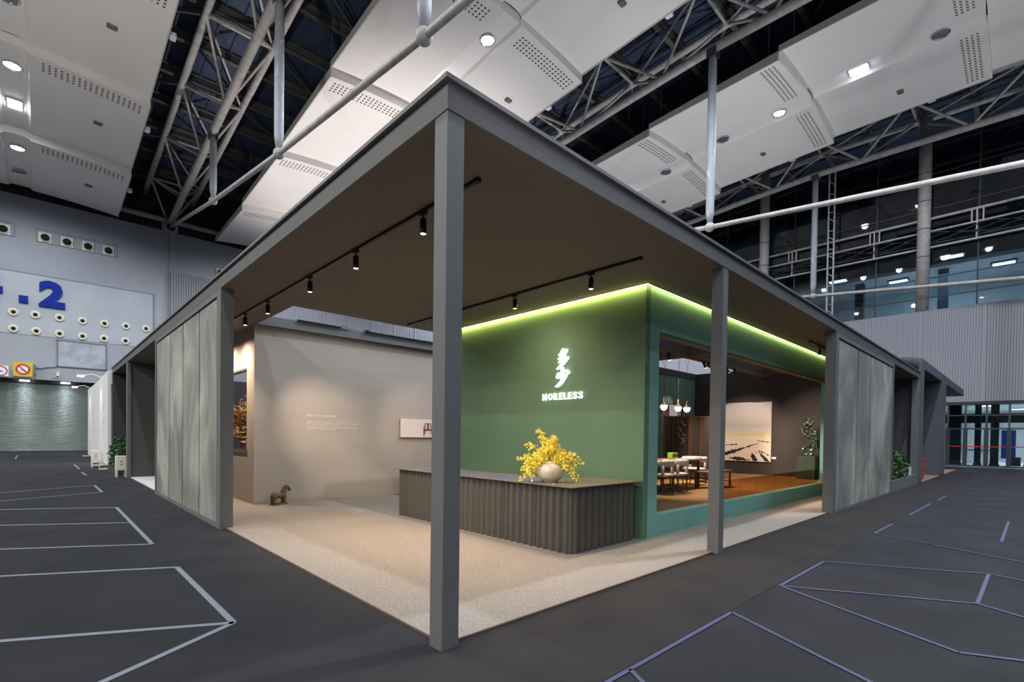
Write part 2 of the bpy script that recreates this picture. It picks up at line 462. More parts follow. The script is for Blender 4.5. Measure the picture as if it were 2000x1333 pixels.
b = MB(); b.beam((-3.25, YW - .612, 5.74), (-3.0, YW - .612, 5.78), .01, .045); b.box(-3.08, YW - .615, 5.66, -2.98, YW - .61, 5.72); obj('cigarette', b, 'sign_dark', t)
obj('bracket', MB().box(-2.55, YW - .55, 5.5, -2.45, YW, 6.25), 'conduit', t)
t = thing('round_notice', 'white square notice with a thin red ring at the picture edge', 'sign', (-4.2, YW - .5, 5.24))
obj('plate', MB().bbox(-4.6, YW - .56, 5.26, -3.82, YW - .5, 5.98, .01), 'sign_white', t)
b = MB(); ring(b, -4.2, YW - .565, 5.62, .28, .34); obj('ring', b, 'sign_red', t)
b = MB()
for i in range(3): b.box(-4.36 + i * .1, YW - .57, 5.54, -4.29 + i * .1, YW - .56, 5.7 - .04 * i)
obj('mark', b, 'sign_dark', t)
t = thing('security_camera', 'cream wall camera right of the no-smoking sign', 'camera', (-1.25, YW, 5.45))
obj('mount', MB().bbox(-1.36, YW - .1, 5.3, -1.18, YW, 5.85, .02), 'nozzle_cream', t)
obj('body', MB().lathe([(.07, -.1), (.09, -.14), (.09, -.36), (.06, -.38)], (-1.3, YW, 5.5), 12, 'y'), 'nozzle_cream', t)
obj('lens', MB().lathe([(.06, -.38), (.05, -.4)], (-1.3, YW, 5.5), 12, 'y'), 'black_hole', t)
t = tag(obj('conduit_pipe', MB().tube([(-2.45, YW - .06, 6.05), (-2.2, YW - .06, 6.0), (-1.9, YW - .06, 6.12), (-1.33, YW - .06, 6.2)], .03, 6), 'conduit'), 'thin conduit from the yellow sign to the blank board', 'pipe')

# ---------------------------------------------------------------- side wall (right in view)
b = MB(); b.box(XS + .2, -30, 4.2, XS + .5, YW, 10.5); b.box(XS + .2, 3.0, 0, XS + .5, YW, 4.2); b.box(XS + .2, -30, 0, XS + .5, -9, 4.2)
wall_right = struct('wall_right', b, 'slat_gap')
b = MB(); y = -9.0
while y < 30: b.box(XS + .17, y, 4.22, XS + .2, y + .085, 10.5); y += .13
obj('cladding_slats', b, 'slat_white', wall_right, kind='stuff')
b = MB()
for y in (-5.2, -2.9, -.8, 2.35, 5.4, 8.4): b.box(XS + .15, y, 4.22, XS + .2, y + .12, 10.5)
for z in (6.3, 8.5): b.box(XS + .165, -9, z, XS + .2, 30, z + .02)
obj('cladding_joint', b, 'slat_white', wall_right)
obj('lintel', MB().box(XS - .05, -9, 4.02, XS + .5, 3.0, 4.22), 'mullion_black', wall_right)

# round columns and a lattice mast in front of the upper glazing
for i, y in enumerate((12.7, 2.45)):
    t = thing('hall_column', ['round grey hall column, the far one before the upper glazing', 'round grey hall column, the near one before the upper glazing'][i], 'column', (XS + .7, y, 10.4), group='round columns before the glazing')
    obj('shaft', MB().tube([(XS + .7, y, 10.4), (XS + .7, y, 24)], .36, 18), 'steel_pipe', t, True)
    b = MB()
    for z in (12.4, 14.3, 16.2, 18.1, 20): b.lathe([(.37, -.03), (.385, 0), (.37, .03)], (XS + .7, y, z), 18)
    obj('cable_band', b, 'steel_dark', t)
t = thing('lattice_mast', 'thin lattice mast rising between the two round columns', 'mast', (XS + .4, 7.8, 10.5))
b0 = obj('chord', MB().box(XS + .36, 7.6, 10.5, XS + .46, 7.7, 22), 'steel_pipe', t)
share('chord', b0, t, 0, .38, 0)
for k in range(16):
    z = 10.6 + k * .7
    obj('lacing', MB().beam((XS + .41, 7.65, z), (XS + .41, 8.03, z + (.35 if k % 2 else .1)), .05, .05), 'steel_pipe', t)

# upper glazing: panes, mullions
XG = XS + 1.25
win = struct('window_1', MB().box(XG - .06, -14, 10.3, XG + .1, 24, 10.5), 'mullion')
ys = [-13.75 + 2.7 * k for k in range(14)]; zs = [10.5, 11.6, 12.95, 15.3, 17.7, 20.1, 22.5]
pane0 = None
for zi in range(6):
    src = None
    for yi in range(13):
        if src is None:
            src = obj('pane', MB().box(XG, ys[0] + .03, zs[zi] + .02, XG + .02, ys[1] - .03, zs[zi + 1] - .02), 'hall_glass', win)
        else: share('pane', src, win, 0, 2.7 * yi, 0)
m0 = obj('mullion', MB().box(XG - .06, ys[0] - .04, 10.5, XG + .06, ys[0] + .04, 23), 'mullion_black', win)
for k in range(1, 14): share('mullion', m0, win, 0, 2.7 * k, 0)
for z in zs[1:]: obj('transom', MB().box(XG - .05, -14, z - .03, XG + .05, 24, z + .03), 'mullion_black', win)

# maintenance rails across the glazing
t = thing('maintenance_rail', 'three long steel rails with posts and cables across the glazing', 'railing', (XS + .95, 0, 14.9))
for z, r in ((16.95, .09), (16.08, .07), (14.98, .08)): obj('rail', MB().tube([(XS + .95, -14, z), (XS + .95, 22, z)], r, 8), 'steel_pipe', t, True)
p0 = None
for y in (-5.6, -.22, 5.2, 10.6, 16):
    for dy in (-.25, .05, .3):
        z0 = 15.0 if dy == .05 else 16.05
        obj('post', MB().box(XS + .9, y + dy - .04, z0, XS + 1.0, y + dy + .04, 17.0), 'steel_pipe', t)
for s in range(5):
    pts = []
    y = -8
    while y < 16:
        pts.append((XS + .86, y, 15.95 - .28 * (.5 + .5 * math.sin(y * 2.3 + s * 1.7)) - .2 * s + .05 * random.random())); y += .35
    if s < 3: obj('cable', MB().tube(pts, .03, 5), 'cable_black', t)

# the lobby behind doors and glazing
b = MB(); b.box(XG + .4, -14, 10.2, 56, 24, 10.45); b.box(56, -14, 10.4, 56.3, 24, 24); b.box(XG + 6, -14, 15.2, 56, 24, 15.5)
lobby_up = struct('wall_upper_lobby', b, 'lobby_wall')
b = MB()
for y in (-9, -3.6, 1.8, 7.2, 12.6): b.box(50, y, 10.45, 50.6, y + .6, 24)
obj('pillar', b, 'lobby_dark', lobby_up)
for k, (x, y) in enumerate(((46.5, -4.5), (46.5, 1.3), (51.0, -1.2), (51, 5), (47.5, 8.5))):
    t = thing('lobby_lamp', 'lit ceiling lamp seen through the upper glazing, %s from the right' % ['first', 'third', 'second', 'fourth', 'fifth'][k], 'lamp', (x, y, 15.0), group='lamps of the upper lobby')
    obj('tray', MB().box(x - .4, y - .7, 15.08, x + .4, y + .7, 15.2), 'mullion', t)
    obj('tube', MB().bbox(x - .3, y - .6, 15.0, x + .3, y + .6, 15.08, .02), 'lobby_light', t)
lamp('lobby_glow', 'AREA', (50, 2, 14.8), (50, 2, 10), 1300, (.8, .92, 1), 6)

# entrance doors
struct('floor_lobby', MB().box(XS, -9, -.0, 58, 3, .015), 'lobby_floor')
b = MB(); b.box(57, -12, 0, 57.3, 6, 6); b.box(XS + .5, -12, 4.2, 57, 6, 4.4); b.box(XS + .5, 3.0, 0, 57, 3.2, 4.2)
lob = struct('wall_lobby', b, 'lobby_wall')
obj('dark_bulkhead', MB().box(XS + 2, -9, 2.9, XS + 2.4, 3, 3.5), 'lobby_dark', lob)
dy = [3.0, 1.95, .9, .05, -.92, -1.93, -2.95, -4.0]
for i in range(7):
    y1, y0 = dy[i], dy[i + 1]
    d = struct('door_%d' % (i + 2), MB().box(XS + .02, y0 - .05, 0, XS + .12, y0 + .05, 4.02), 'mullion')
    fr = MB()
    fr.box(XS + .03, y0 + .05, 2.42, XS + .12, y1 - .05, 2.52); fr.box(XS + .03, y0 + .05, 3.3, XS + .12, y1 - .05, 3.36)
    fr.box(XS + .03, y0 + .05, 0, XS + .12, y1 - .05, .12); fr.box(XS + .04, y0 + .05, .12, XS + .1, y0 + .11, 2.42); fr.box(XS + .04, y1 - .11, .12, XS + .1, y1 - .05, 2.42)
    obj('door_frame', fr, 'mullion', d)
    obj('pane', MB().box(XS + .06, y0 + .11, .12, XS + .075, y1 - .11, 2.42), 'door_glass', d)
    obj('transom_pane', MB().box(XS + .06, y0 + .05, 2.52, XS + .075, y1 - .05, 4.02), 'door_glass', d)
    obj('safety_band', MB().box(XS + .05, y0 + .11, 1.29, XS + .059, y1 - .11, 1.35), 'sign_red', d)
    obj('handle', MB().tube([(XS, y0 + .16, .9), (XS - .03, y0 + .16, .92), (XS - .03, y0 + .16, 1.5), (XS, y0 + .16, 1.52)], .015, 6), 'mullion', d)
t = thing('lobby_poster', 'blue poster stand glowing behind the entrance doors', 'poster', (47, -2.1, 0))
obj('board', MB().box(46.9, -2.15, .5, 47.1, -1.45, 2.45), 'lobby_blue', t); obj('foot', MB().box(46.6, -2.4, .015, 47.4, -1.8, .6), 'lobby_dark', t)
obj('glyph', MB().box(46.88, -1.9, 1.7, 46.9, -1.72, 2.35), 'paper', t)
t = thing('lobby_counter', 'white reception counter behind the entrance doors', 'counter', (50, -.4, 0))
obj('body', MB().bbox(49.5, -1.2, .015, 50.5, .6, 1.0, .03), 'lobby_wall', t); obj('top', MB().bbox(49.4, -1.3, 1.0, 50.6, .7, 1.06, .02), 'lobby_dark', t)
for l_, x, y, w_ in (('behind the left entrance door', 44.6, .75, .32), ('between the second and third doors', 45.6, -.35, .16), ('behind the third entrance door', 44.8, -1.2, .2), ('behind the rightmost door', 46, -2.75, .16)):
    t = thing('lobby_pillar', 'dark square pillar ' + l_, 'pillar', (x, y, 0))
    obj('shaft', MB().box(x - w_, y - w_, .015, x + w_, y + w_, 4.2), 'lobby_dark', t); obj('base', MB().box(x - w_ - .05, y - w_ - .05, .015, x + w_ + .05, y + w_ + .05, .15), 'mullion', t)
for k, (x, y) in enumerate(((46, -3.6), (46, -.6), (52, -2.2))):
    t = thing('lobby_downlight', 'bright lobby ceiling lamp, %s from the glass doors' % ['nearest right', 'nearest left', 'farthest'][k], 'lamp', (x, y, 4.12), group='lamps of the ground lobby')
    obj('housing', MB().box(x - .45, y - .45, 4.14, x + .45, y + .45, 4.2), 'mullion', t); obj('lens', MB().bbox(x - .4, y - .4, 4.1, x + .4, y + .4, 4.14, .01), 'lobby_light', t)
lamp('lobby_area_light', 'AREA', (50, -2.5, 4.05), (50, -2.5, 0), 800, (.93, .97, 1), 5)  # area light added under the lobby ceiling beside the modelled lamps

# ================================================================ ROOF
CH = ([-40, -26, -14, -2.2, 8.6, 14, 20.5, 25.3, 30.8, 37.1, 46], [20.2, 20.8, 21.2, 21.55, 21.75, 21.5, 21.05, 20.6, 20.03, 19.39, 18.5])
TI = ([-40, -24.6, -13.5, -2.8, 8.63, 19.93, 31.3, 45.3], [14, 11.2, 10.6, 11.45, 12.58, 14.0, 15.77, 18.35])
zch = lambda y: float(np.interp(y, *CH)); zti = lambda y: float(np.interp(y, *TI))
PZ = ([-24, -16, -8.5, -1.0, 6.5, 14, 21.8, 29.3, 36.9, 44.5], [21.6, 21.9, 22.1, 22.0, 21.55, 20.85, 19.95, 18.95, 18.1, 17.5])
b = MB(); prev = None
gy = list(np.linspace(-45, 46, 40))
vs = []; fs = []
for y in gy: vs += [(-40, y, zch(y) + 3.1), (60, y, zch(y) + 3.1), (60, y, zch(y) + 3.3), (-40, y, zch(y) + 3.3)]
for i in range(len(gy) - 1):
    k = i * 4; fs += [(k, k + 1, k + 5, k + 4), (k + 2, k + 3, k + 7, k + 6)]
roof = struct('ceiling', b.add(vs, fs), 'deck')
# ribs of the metal deck, running from eaves to ridge
b = MB(); x = -14
while x < 46:
    for i in range(0, len(gy) - 2, 2):
        if gy[i + 2] > -6: b.beam((x, gy[i], zch(gy[i]) + 3.07), (x, gy[i + 2], zch(gy[i + 2]) + 3.07), .1, .08)
    x += .9
obj('deck_rib', b, 'deck', roof, kind='stuff')
# purlins across and their kickers
TX = [5.585 - 17.77, 5.585, 23.35, 41.16]
nodes = [-8.45 + 5.7 * k for k in range(10)]     # upper nodes of the trusses
for yn in nodes + [y + 2.85 for y in nodes]:
    z = zch(yn) + 2.75
    b = MB(); b.box(-30, yn - .14, z + .22, 60, yn + .14, z + .26); b.box(-30, yn - .02, z - .22, 60, yn + .02, z + .22); b.box(-30, yn - .14, z - .26, 60, yn + .14, z - .22)
    obj('purlin', b, 'steel_dark', roof)
for k, xt in enumerate(TX):
    for yn in nodes:
        for s in (-1, 1):
            obj('roof_brace', MB().beam((xt + s * 1.62, yn, zch(yn) + 2.2), (xt + s * 5.4, yn + 2.85, zch(yn + 2.85) + 2.75), .12, .2), 'steel_dark', roof)

tn = ['steel truss at the far left, partly behind the left ceiling row', 'steel string truss springing from the end wall, left of the canopy',
      'steel string truss between the middle and right ceiling rows', 'steel string truss in front of the dark upper glazing']
for k, xt in enumerate(TX):
    if k == 0: continue
    t = thing('roof_truss', tn[k], 'truss', (xt, 45, 18.4), group='roof trusses')
    yy = [46 if k == 1 else 44] + [42.8 - 2.85 * i for i in range(20)]
    obj('bottom_chord', MB().tube([(xt, y, zch(y)) for y in yy], .23, 14), 'steel_pipe', t, True)
    for s in (-1, 1):
        obj('top_chord', MB().tube([(xt + s * 1.62, y, zch(y) + 2.15) for y in yy], .2, 12), 'steel_pipe', t, True)
    tp = [45.3 if k == 1 else 44] + [31.3, 19.93, 8.63, -2.8, -13.5]
    obj('tie_rod', MB().tube([(xt, y, zti(y)) for y in tp], .115, 10), 'steel_pipe', t, True)
    for y in (31.3, 19.93, 8.63, -2.8):
        zt, zc = zti(y), zch(y)
        st = obj('strut', MB().tube([(xt, y, zt + .2), (xt, y, zt + .75), (xt, y, (zt + zc) / 2), (xt, y, zc - .75), (xt, y, zc - .3)], [.13, .2, .21, .2, .14], 12), 'strut_paint', t, True)
        obj('foot_node', MB().ball((xt, y, zt), .24, 12, 8), 'steel_pipe', st, True)
        for s in (-1, 1): obj('gusset', MB().box(xt + s * .2 - .02, y - .25, zc - .5, xt + s * .2 + .02, y + .25, zc + .05), 'steel_dark', st)
    ny = [-8.45 + 5.7 * i for i in range(10)]
    for yn in ny:
        for s in (-1, 1):
            a = (xt + s * 1.62, yn, zch(yn) + 2.15)
            for dy_ in (-2.85, 2.85):
                yb = min(yn + dy_, 45.5)
                obj('web_member', MB().tube([a, (xt, yb, zch(yb))], .085, 8, False), 'steel_pipe', t, True)
        obj('cross_member', MB().tube([(xt - 1.62, yn, zch(yn) + 2.15), (xt + 1.62, yn, zch(yn) + 2.15)], .085, 8, False), 'steel_pipe', t, True)
        obj('cross_member', MB().tube([(xt - 1.62, yn, zch(yn) + 2.15), (xt + 1.62, min(yn + 5.7, 45.5), zch(min(yn + 5.7, 45.5)) + 2.15)], .07, 8, False), 'steel_pipe', t, True)
    if k == 1:
        b = MB(); b.bbox(xt - .55, YW - .45, 17.95, xt + .55, YW + .1, 18.95, .05); obj('bearing_block', b, 'steel_pipe', t)
        obj('bearing_socket', MB().lathe([(.42, -.45), (.45, -.62), (.3, -.63), (.28, -.5)], (xt, YW, 18.2), 18, 'y'), 'steel_pipe', t, True)
        obj('socket_shadow_gap', MB().lathe([(.3, -.56), (.28, -.6)], (xt, YW, 18.2), 18, 'y'), 'louver', t)

# white acoustic ceiling panels with lamps
SE = [44.5, 36.9, 29.3, 21.8, 14.0, 6.5, -1.0, -8.5, -16.0]
pz = lambda y: float(np.interp(y, *PZ[0:2]))
ROWS = {'left': (-3.2, [0, 1, 2, 3]), 'middle': (14.1, [0, 1, 2, 3, 4, 5, 6]), 'right': (31.65, [0, 1, 2, 3, 4, 5, 6, 7])}
OFF = {('left', 0, 1), ('left', 2, 1), ('right', 4, 1), ('right', 5, 0), ('right', 3, 0), ('middle', 0, 1), ('right', 6, 0)}
FLOOD = {('left', 1), ('left', 3), ('middle', 3), ('middle', 1), ('middle', 6), ('middle', 5), ('right', 5), ('right', 3), ('right', 1), ('right', 7)}
HW, CW = 5.3, .62
def vault(dx): return .34 * (1 - (abs(dx) / HW) ** 2)
for row, (xc, idx) in ROWS.items():
    for i in idx:
        ya, yb = SE[i + 1], SE[i]                         # near end, far end
        za, zb = pz(ya), pz(yb) + .42
        L = '%s white ceiling panel from the end wall, in the %s row' % (ordn[i], row)
        t = thing('ceiling_panel', L, 'ceiling panel', (xc, ya, za), group='white ceiling panels in the %s row' % row)
        zz = lambda y: za + (zb - za) * (y - ya) / (yb - ya)
        th = .42
        for s in (-1, 1):
            xs_ = [CW + (HW - CW) * j / 6 for j in range(7)]
            b = MB(); vs = []; fs = []
            for y in (ya, yb):
                vs += [(xc + s * q, y, zz(y) + vault(q)) for q in xs_]
                vs += [(xc + s * q, y, zz(y) + vault(q) + (th if y == ya else .16)) for q in xs_]
            for j in range(6):
                fs += [(j, j + 1, 14 + j + 1, 14 + j), (7 + j, 21 + j, 21 + j + 1, 7 + j + 1), (j, 7 + j, 7 + j + 1, j + 1), (14 + j, 14 + j + 1, 21 + j + 1, 21 + j)]
            fs += [(0, 14, 21, 7), (6, 13, 27, 20)]
            hb = obj('panel_half', b.add(vs, fs), 'panel_white', t)
            # raised outer lip
            q = HW
            b = MB(); b.add([(xc + s * q, ya, zz(ya) - .03), (xc + s * q, yb, zz(yb) - .03), (xc + s * q, yb, zz(yb) + .3), (xc + s * q, ya, zz(ya) + .45),
                             (xc + s * (q + .06), ya, zz(ya) - .03), (xc + s * (q + .06), yb, zz(yb) - .03), (xc + s * (q + .06), yb, zz(yb) + .3), (xc + s * (q + .06), ya, zz(ya) + .45)],
                            [(0, 1, 2, 3), (4, 7, 6, 5), (0, 4, 5, 1), (3, 2, 6, 7), (0, 3, 7, 4), (1, 5, 6, 2)])
            obj('edge_lip', b, 'panel_edge', hb)
            # perforations near the near end
            b = MB()
            far = ya > 13
            for g in range(18):
                for r in range(4):
                    q = CW + .5 + g * (HW - CW - .75) / 17.5; y = ya + .38 + r * .2
                    z = zz(y) + vault(q) - .012
                    h, d = (.045, .045) if True else (0, 0)
                    b.add([(xc + s * (q - h), y - d, z), (xc + s * (q + h), y - d, z), (xc + s * (q + h), y + d, z), (xc + s * (q - h), y + d, z),
                           (xc + s * (q - h), y - d, z + .05), (xc + s * (q + h), y - d, z + .05), (xc + s * (q + h), y + d, z + .05), (xc + s * (q - h), y + d, z + .05)],
                          [(0, 1, 2, 3), (0, 4, 5, 1), (1, 5, 6, 2), (2, 6, 7, 3), (3, 7, 4, 0)])
            obj('perforations', b, 'perforation', hb, kind='stuff')
        # light channel between the halves
        b = MB(); vs = []; fs = []
        for y in (ya + .05, yb):
            z = zz(y) + vault(CW)
            vs += [(xc - CW, y, z), (xc - CW * .8, y, z + .13), (xc - CW * .3, y, z + .17), (xc + CW * .3, y, z + .17), (xc + CW * .8, y, z + .13), (xc + CW, y, z),
                   (xc + CW, y, z + .6), (xc - CW, y, z + .6)]
        fs = [(j, (j + 1) % 8, 8 + (j + 1) % 8, 8 + j) for j in range(8)] + [tuple(range(8)), tuple(range(15, 7, -1))]
        obj('light_channel', b.add(vs, fs), 'panel_white', t)
        obj('sensor', MB().bbox(xc + 3.2, ya + 3.6, zz(ya + 3.6) + vault(3.2) - .1, xc + 3.6, ya + 3.9, zz(ya + 3.6) + vault(3.2) + .05, .04), 'sensor_grey', t)
        for j, fy in enumerate((.22, .68)):
            y = ya + (yb - ya) * fy; z = zz(y) + vault(CW) + .15; on = (row, i, j) not in OFF
            if j == 1 and (row, i) in FLOOD:
                f = obj('floodlight', MB().bbox(xc - .34, y - .5, z - .04, xc + .34, y + .5, z + .1, .03), 'lamp_reflector', t)
                obj('lens', MB().bbox(xc - .28, y - .42, z - .09, xc + .28, y + .42, z - .03, .02), 'lamp_on' if on else 'lamp_off', f)
            else:
                f = obj('downlight', MB().lathe([(.18, .1), (.34, 0), (.38, -.1), (.35, -.1), (.28, -.02)], (xc, y, z), 20, 'z', False), 'lamp_reflector', t, True)
                obj('lens', MB().lathe([(.29, -.02), (.3, -.075), (.15, -.09)], (xc, y, z), 18), 'lamp_on' if on else 'lamp_off', f)
            if on: lamp('hall_lamp', 'SPOT', (xc, y, z - .18), (xc, y, 0), HALL_W * (7 if (row, i, j) == ('middle', 6, 1) else 1.5 if (j == 1 and (row, i) in FLOOD) else 1), COOL, .25, 165, .5)
        obj('detector_box', MB().bbox(xc + HW + .1, ya + 2.4, zz(ya + 2.4) + .02, xc + HW + .36, ya + 2.75, zz(ya + 2.4) + .26, .03), 'sign_white', t)
        # hanger rods
        b = MB()
        for s in (-1, 1):
            for y in (ya + .6, yb - .6): b.box(xc + s * 5.0 - .02, y - .02, zz(y) + .3, xc + s * 5.0 + .02, y + .02, zch(y) + 2.6)
        obj('hanger_rods', b, 'steel_dark', t)
# lamps of the rows outside the picture: the hall goes on to the left and behind the camera
for xc in (-3.2, 14.1, 31.65):
    for y in (-6, -13, -21, -36):
        if xc == 31.65 and y == -6: continue
        lamp('hall_lamp', 'SPOT', (xc, y, 21.5), (xc, y, 0), HALL_W * .58, (.78, .87, 1), .25, 165, .5)
for y in (9, 2): lamp('hall_lamp', 'SPOT', (-3.2, y, 21), (-3.2, y, 0), HALL_W, COOL, .25, 165, .5)
for xc, k in ((-20.5, 1.3), (-38, 1.6), (-56, 2.0)):
    for y in (36, 27, 18, 9, 0, -9, -18, -30): lamp('hall_lamp', 'SPOT', (xc, y, 19.5), (xc, y, 0), HALL_W * k, (1, .985, .87), .25, 170, .3)

# ================================================================ PAVILION
H = 4.0; CW_ = .16
XE, YE = 22.3, 23.0
# carpets and floor marks
t = tag(obj('aisle_carpet', MB().box(-.95, -1.04, 0, 30, -.0, .004), 'runner_carpet'), 'brownish grey carpet strip along the right side of the pavilion', 'carpet')
pc = thing('pavilion_carpet', 'pale speckled carpet under the pavilion canopy', 'carpet', (2, 2, 0))
b = MB(); b.box(.10, .10, 0, 4.756, 1.12, .02); b.box(.10, 1.12, 0, 2.88, 12.5, .02); b.box(4.756, .10, 0, 12.5, 1.184, .02); b.box(12.5, .1, 0, 16.9, 1.184, .02)
obj('pile', b, 'light_carpet', pc)
b = MB(); b.box(2.88, 1.12, 0, 4.756, 8.73, .021); obj('grey_field', b, 'grey_shaded_carpet', pc, label='grey carpet around the counter, partly darkened by painted shade')
b = MB(); b.box(.085, .085, 0, 16.9, .10, .018); b.box(.085, .085, 0, .10, 6.2, .018); obj('edge_trim', b, 'brown_edge', pc)

def tapes(name, label, lines, w, m, z=.003):
    t = thing(name, label, 'floor tape', (lines[0][0][0], lines[0][0][1], 0))
    for l in lines:
        for p, q in zip(l, l[1:]):
            obj('tape_strip', MB().beam((p[0], p[1], z), (q[0], q[1], z), w, .003), m, t)
    return t
tapes('floor_tape', 'grey tape outline nearest the camera on the left aisle', [[(-3.6, 5.27), (-.99, 3.93), (-.98, 1.62), (-3.6, 2.98)], [(-.98, 1.62), (-2.9, .48)]], .055, 'tape_grey')
tapes('floor_tape', 'grey tape outline with a middle line on the left aisle', [[(-4.4, 12.0), (-1.01, 10.1), (-1.01, 5.56), (-4.4, 7.45)], [(-4.4, 9.8), (-1.03, 7.8)]], .055, 'tape_grey')
tapes('floor_tape', 'grey tape outline farther along the left aisle', [[(-4.6, 13.95), (-1.02, 15.76), (-1.0, 13.61), (-4.6, 12.0)]], .055, 'tape_grey')
tapes('floor_tape', 'short grey tape dashes near the white banners', [[(-1.03, 27.65), (-1.0, 23.92)], [(-1.02, 21.9), (-.99, 20.13)], [(-3.22, 34.9), (-3.27, 40.1)]], .06, 'tape_grey')
tapes('floor_tape', 'violet tape corner nearest the camera on the right aisle', [[(.2, -1.07), (2.54, -1.07), (1.4, -3.1)], [(.83, -1.07), (.5, -1.6)]], .035, 'tape_violet', .007)
tapes('floor_tape', 'violet tape outline in the middle of the right aisle', [[(3.8, -1.08), (5.44, -1.09), (6.34, -2.6), (6.1, -3.3)], [(3.8, -1.08), (4.68, -2.59), (4.3, -3.2)], [(6.34, -2.6), (4.68, -2.59)], [(3.8, -1.08), (2.98, -2.58), (3.3, -3.2)]], .035, 'tape_violet', .007)
tapes('floor_tape', 'violet tape outline beyond the second column', [[(9.96, -1.12), (8.49, -1.1), (7.4, -3.15)], [(12.34, -2.63), (9.24, -2.62)]], .04, 'tape_violet', .007)
tapes('floor_tape', 'far violet tape dashes beside the planter', [[(11.79, -1.14), (14.8, -1.17)], [(15.96, -1.2), (17.6, -1.21)]], .045, 'tape_violet', .003)

# canopy
cn = thing('pavilion_canopy', 'charcoal flat canopy on slim square columns', 'canopy', (0, 0, 0))
b = MB()
b.box(.03, .03, H, 4.9, 6.42, H + .05); b.box(.03, 6.42, H, 1.30, YE, H + .05); b.box(4.9, .03, H, XE, 1.26, H + .05)
obj('soffit', b, 'soffit', cn)
b = MB()
b.box(.05, .05, H + .05, 4.9, 6.5, H + .2); b.box(.05, 6.5, H + .05, 1.34, YE, H + .2); b.box(4.9, .05, H + .05, XE, 1.4, H + .2)
obj('roof_deck', b, 'soffit_roof', cn)
b = MB(); b.box(0, 0, H - .003, XE, .03, H + .19); obj('fascia', b, 'charcoal', cn)
b = MB(); b.box(0, .03, H - .003, .03, YE, H + .19); obj('fascia', b, 'charcoal', cn)
b = MB(); b.box(-.04, -.04, H + .19, XE, .1, H + .225); b.box(-.04, .1, H + .19, .1, YE, H + .225); obj('coping', b, 'charcoal', cn)
b = MB(); b.box(1.30, 6.42, H, 4.9, 6.5, H + .19); obj('fascia', b, 'charcoal', cn)
b = MB(); b.box(1.30, 8.6, H, 12, 8.9, H + .21); obj('fascia', b, 'charcoal', cn)
def column(x0, y0, x1, y1):
    obj('column', MB().bbox(x0, y0, 0.0, x1, y1, H - .001, .004), 'charcoal', cn)
column(.008, .008, .168, .168); column(4.77, .008, 4.93, .168)
column(22.05, .0, 22.3, .2)

# panel screens
sl = thing('panel_screen', 'left screen of four tall mottled greenish panels in charcoal frame', 'screen', (0, 6.2, 0), group='screens of four mottled panels')
b = MB(); b.box(.0, 6.16, 0, .2, 6.40, H); b.box(.0, 12.40, 0, .2, 12.52, H); b.box(.0, 6.4, H - .10, .14, 12.4, H); b.box(0, 6.4, 0, .14, 12.4, .06)
obj('frame', b, 'charcoal', sl)
b = MB(); b.box(.09, 6.36, .06, .12, 12.42, H - .1); obj('backing', b, 'panel_joint', sl)
ed = [6.42, 7.71, 9.18, 10.65, 12.38]
for i in range(4):
    a = (.012, ed[i] + .045, .07, .085, ed[i + 1] - .045, H - .13)
    obj('panel', MB().bbox(*a, b=.006), 'cloud_panel', sl)
sr = thing('panel_screen', 'right screen of four tall mottled dark panels beside the planter', 'screen', (10.6, 0, 0), group='screens of four mottled panels')
b = MB(); b.box(10.55, .0, 0, 10.77, .2, H); b.box(17.08, 0, 0, 17.22, .2, H); b.box(10.77, 0, H - .12, 17.1, .14, H); b.box(10.77, .0, 0, 17.1, .14, .04)
obj('frame', b, 'charcoal', sr)
obj('backing', MB().box(10.7, .09, .04, 17.1, .12, H - .12), 'panel_joint', sr)
ed = [10.79, 12.64, 14.02, 15.53, 17.06]
for i in range(4):
    obj('panel', MB().bbox(ed[i] + .05, .012, .05, ed[i + 1] - .05, .085, H - .16, .006), 'cloud_panel', sr)
# chalk-like writing at the first right panels
b = MB()
for x, z in ((11.25, 2.74), (11.29, 2.62), (11.38, 2.47), (11.55, 2.33), (11.63, 2.22), (11.72, 2.12), (11.78, 2.02), (13.30, 2.5), (13.26, 2.4), (13.18, 2.3), (13.1, 2.2), (13.02, 2.1), (12.95, 1.98)):
    b.box(x - .04, .006, z, x + .04, .012, z + .009); b.box(x - .04, .006, z - .032, x + .02, .012, z - .024); b.box(x - .006 + .03, .006, z - .032, x + .006 + .03, .012, z + .009)
obj('brush_marks', b, 'mark_blue', sr, label='small pale vertical brush marks')

# left recess beyond the screen
struct('wall_recess', MB().box(.1, 18.15, 0, 1.5, 18.35, H), 'recess_wall')
obj('end_strip', MB().box(.0, 18.1, 0, .1, 18.4, H), 'charcoal', bpy.data.objects['wall_recess'])
struct('floor_recess', MB().box(.1, 12.5, 0, 1.3, 18.15, .03), 'white_floor')
struct('wall_recess_back', MB().box(1.3, 13.4, 0, 1.42, YE, H), 'recess_dark')
struct('wall_recess_end', MB().box(.0, YE - .15, 0, 1.4, YE, H), 'recess_dark')

# beige back wall and its left return with the opening onto the courtyard
b = MB(); b.box(1.286, 8.73, 0, 12, 8.9, H)
wb = struct('wall_back', b, 'beige_paint')
b = MB()
b.box(1.286, 8.9, 0, 1.42, 13.4, 1.21); b.box(1.286, 8.9, 3.09, 1.42, 13.4, H); b.box(1.286, 8.9, 1.21, 1.42, 9.26, 3.09); b.box(1.286, 11.9, 1.21, 1.42, 13.4, 3.09)
ws = struct('wall_left_return', b, 'beige_paint')
b = MB(); b.box(1.27, 9.2, 1.14, 1.44, 11.95, 1.21); obj('sill', b, 'charcoal', ws)
b = MB(); b.box(1.295, 9.26, 1.21, 1.415, 9.29, 3.09); b.box(1.295, 9.26, 3.06, 1.415, 11.9, 3.09); obj('reveal', b, 'charcoal', ws)
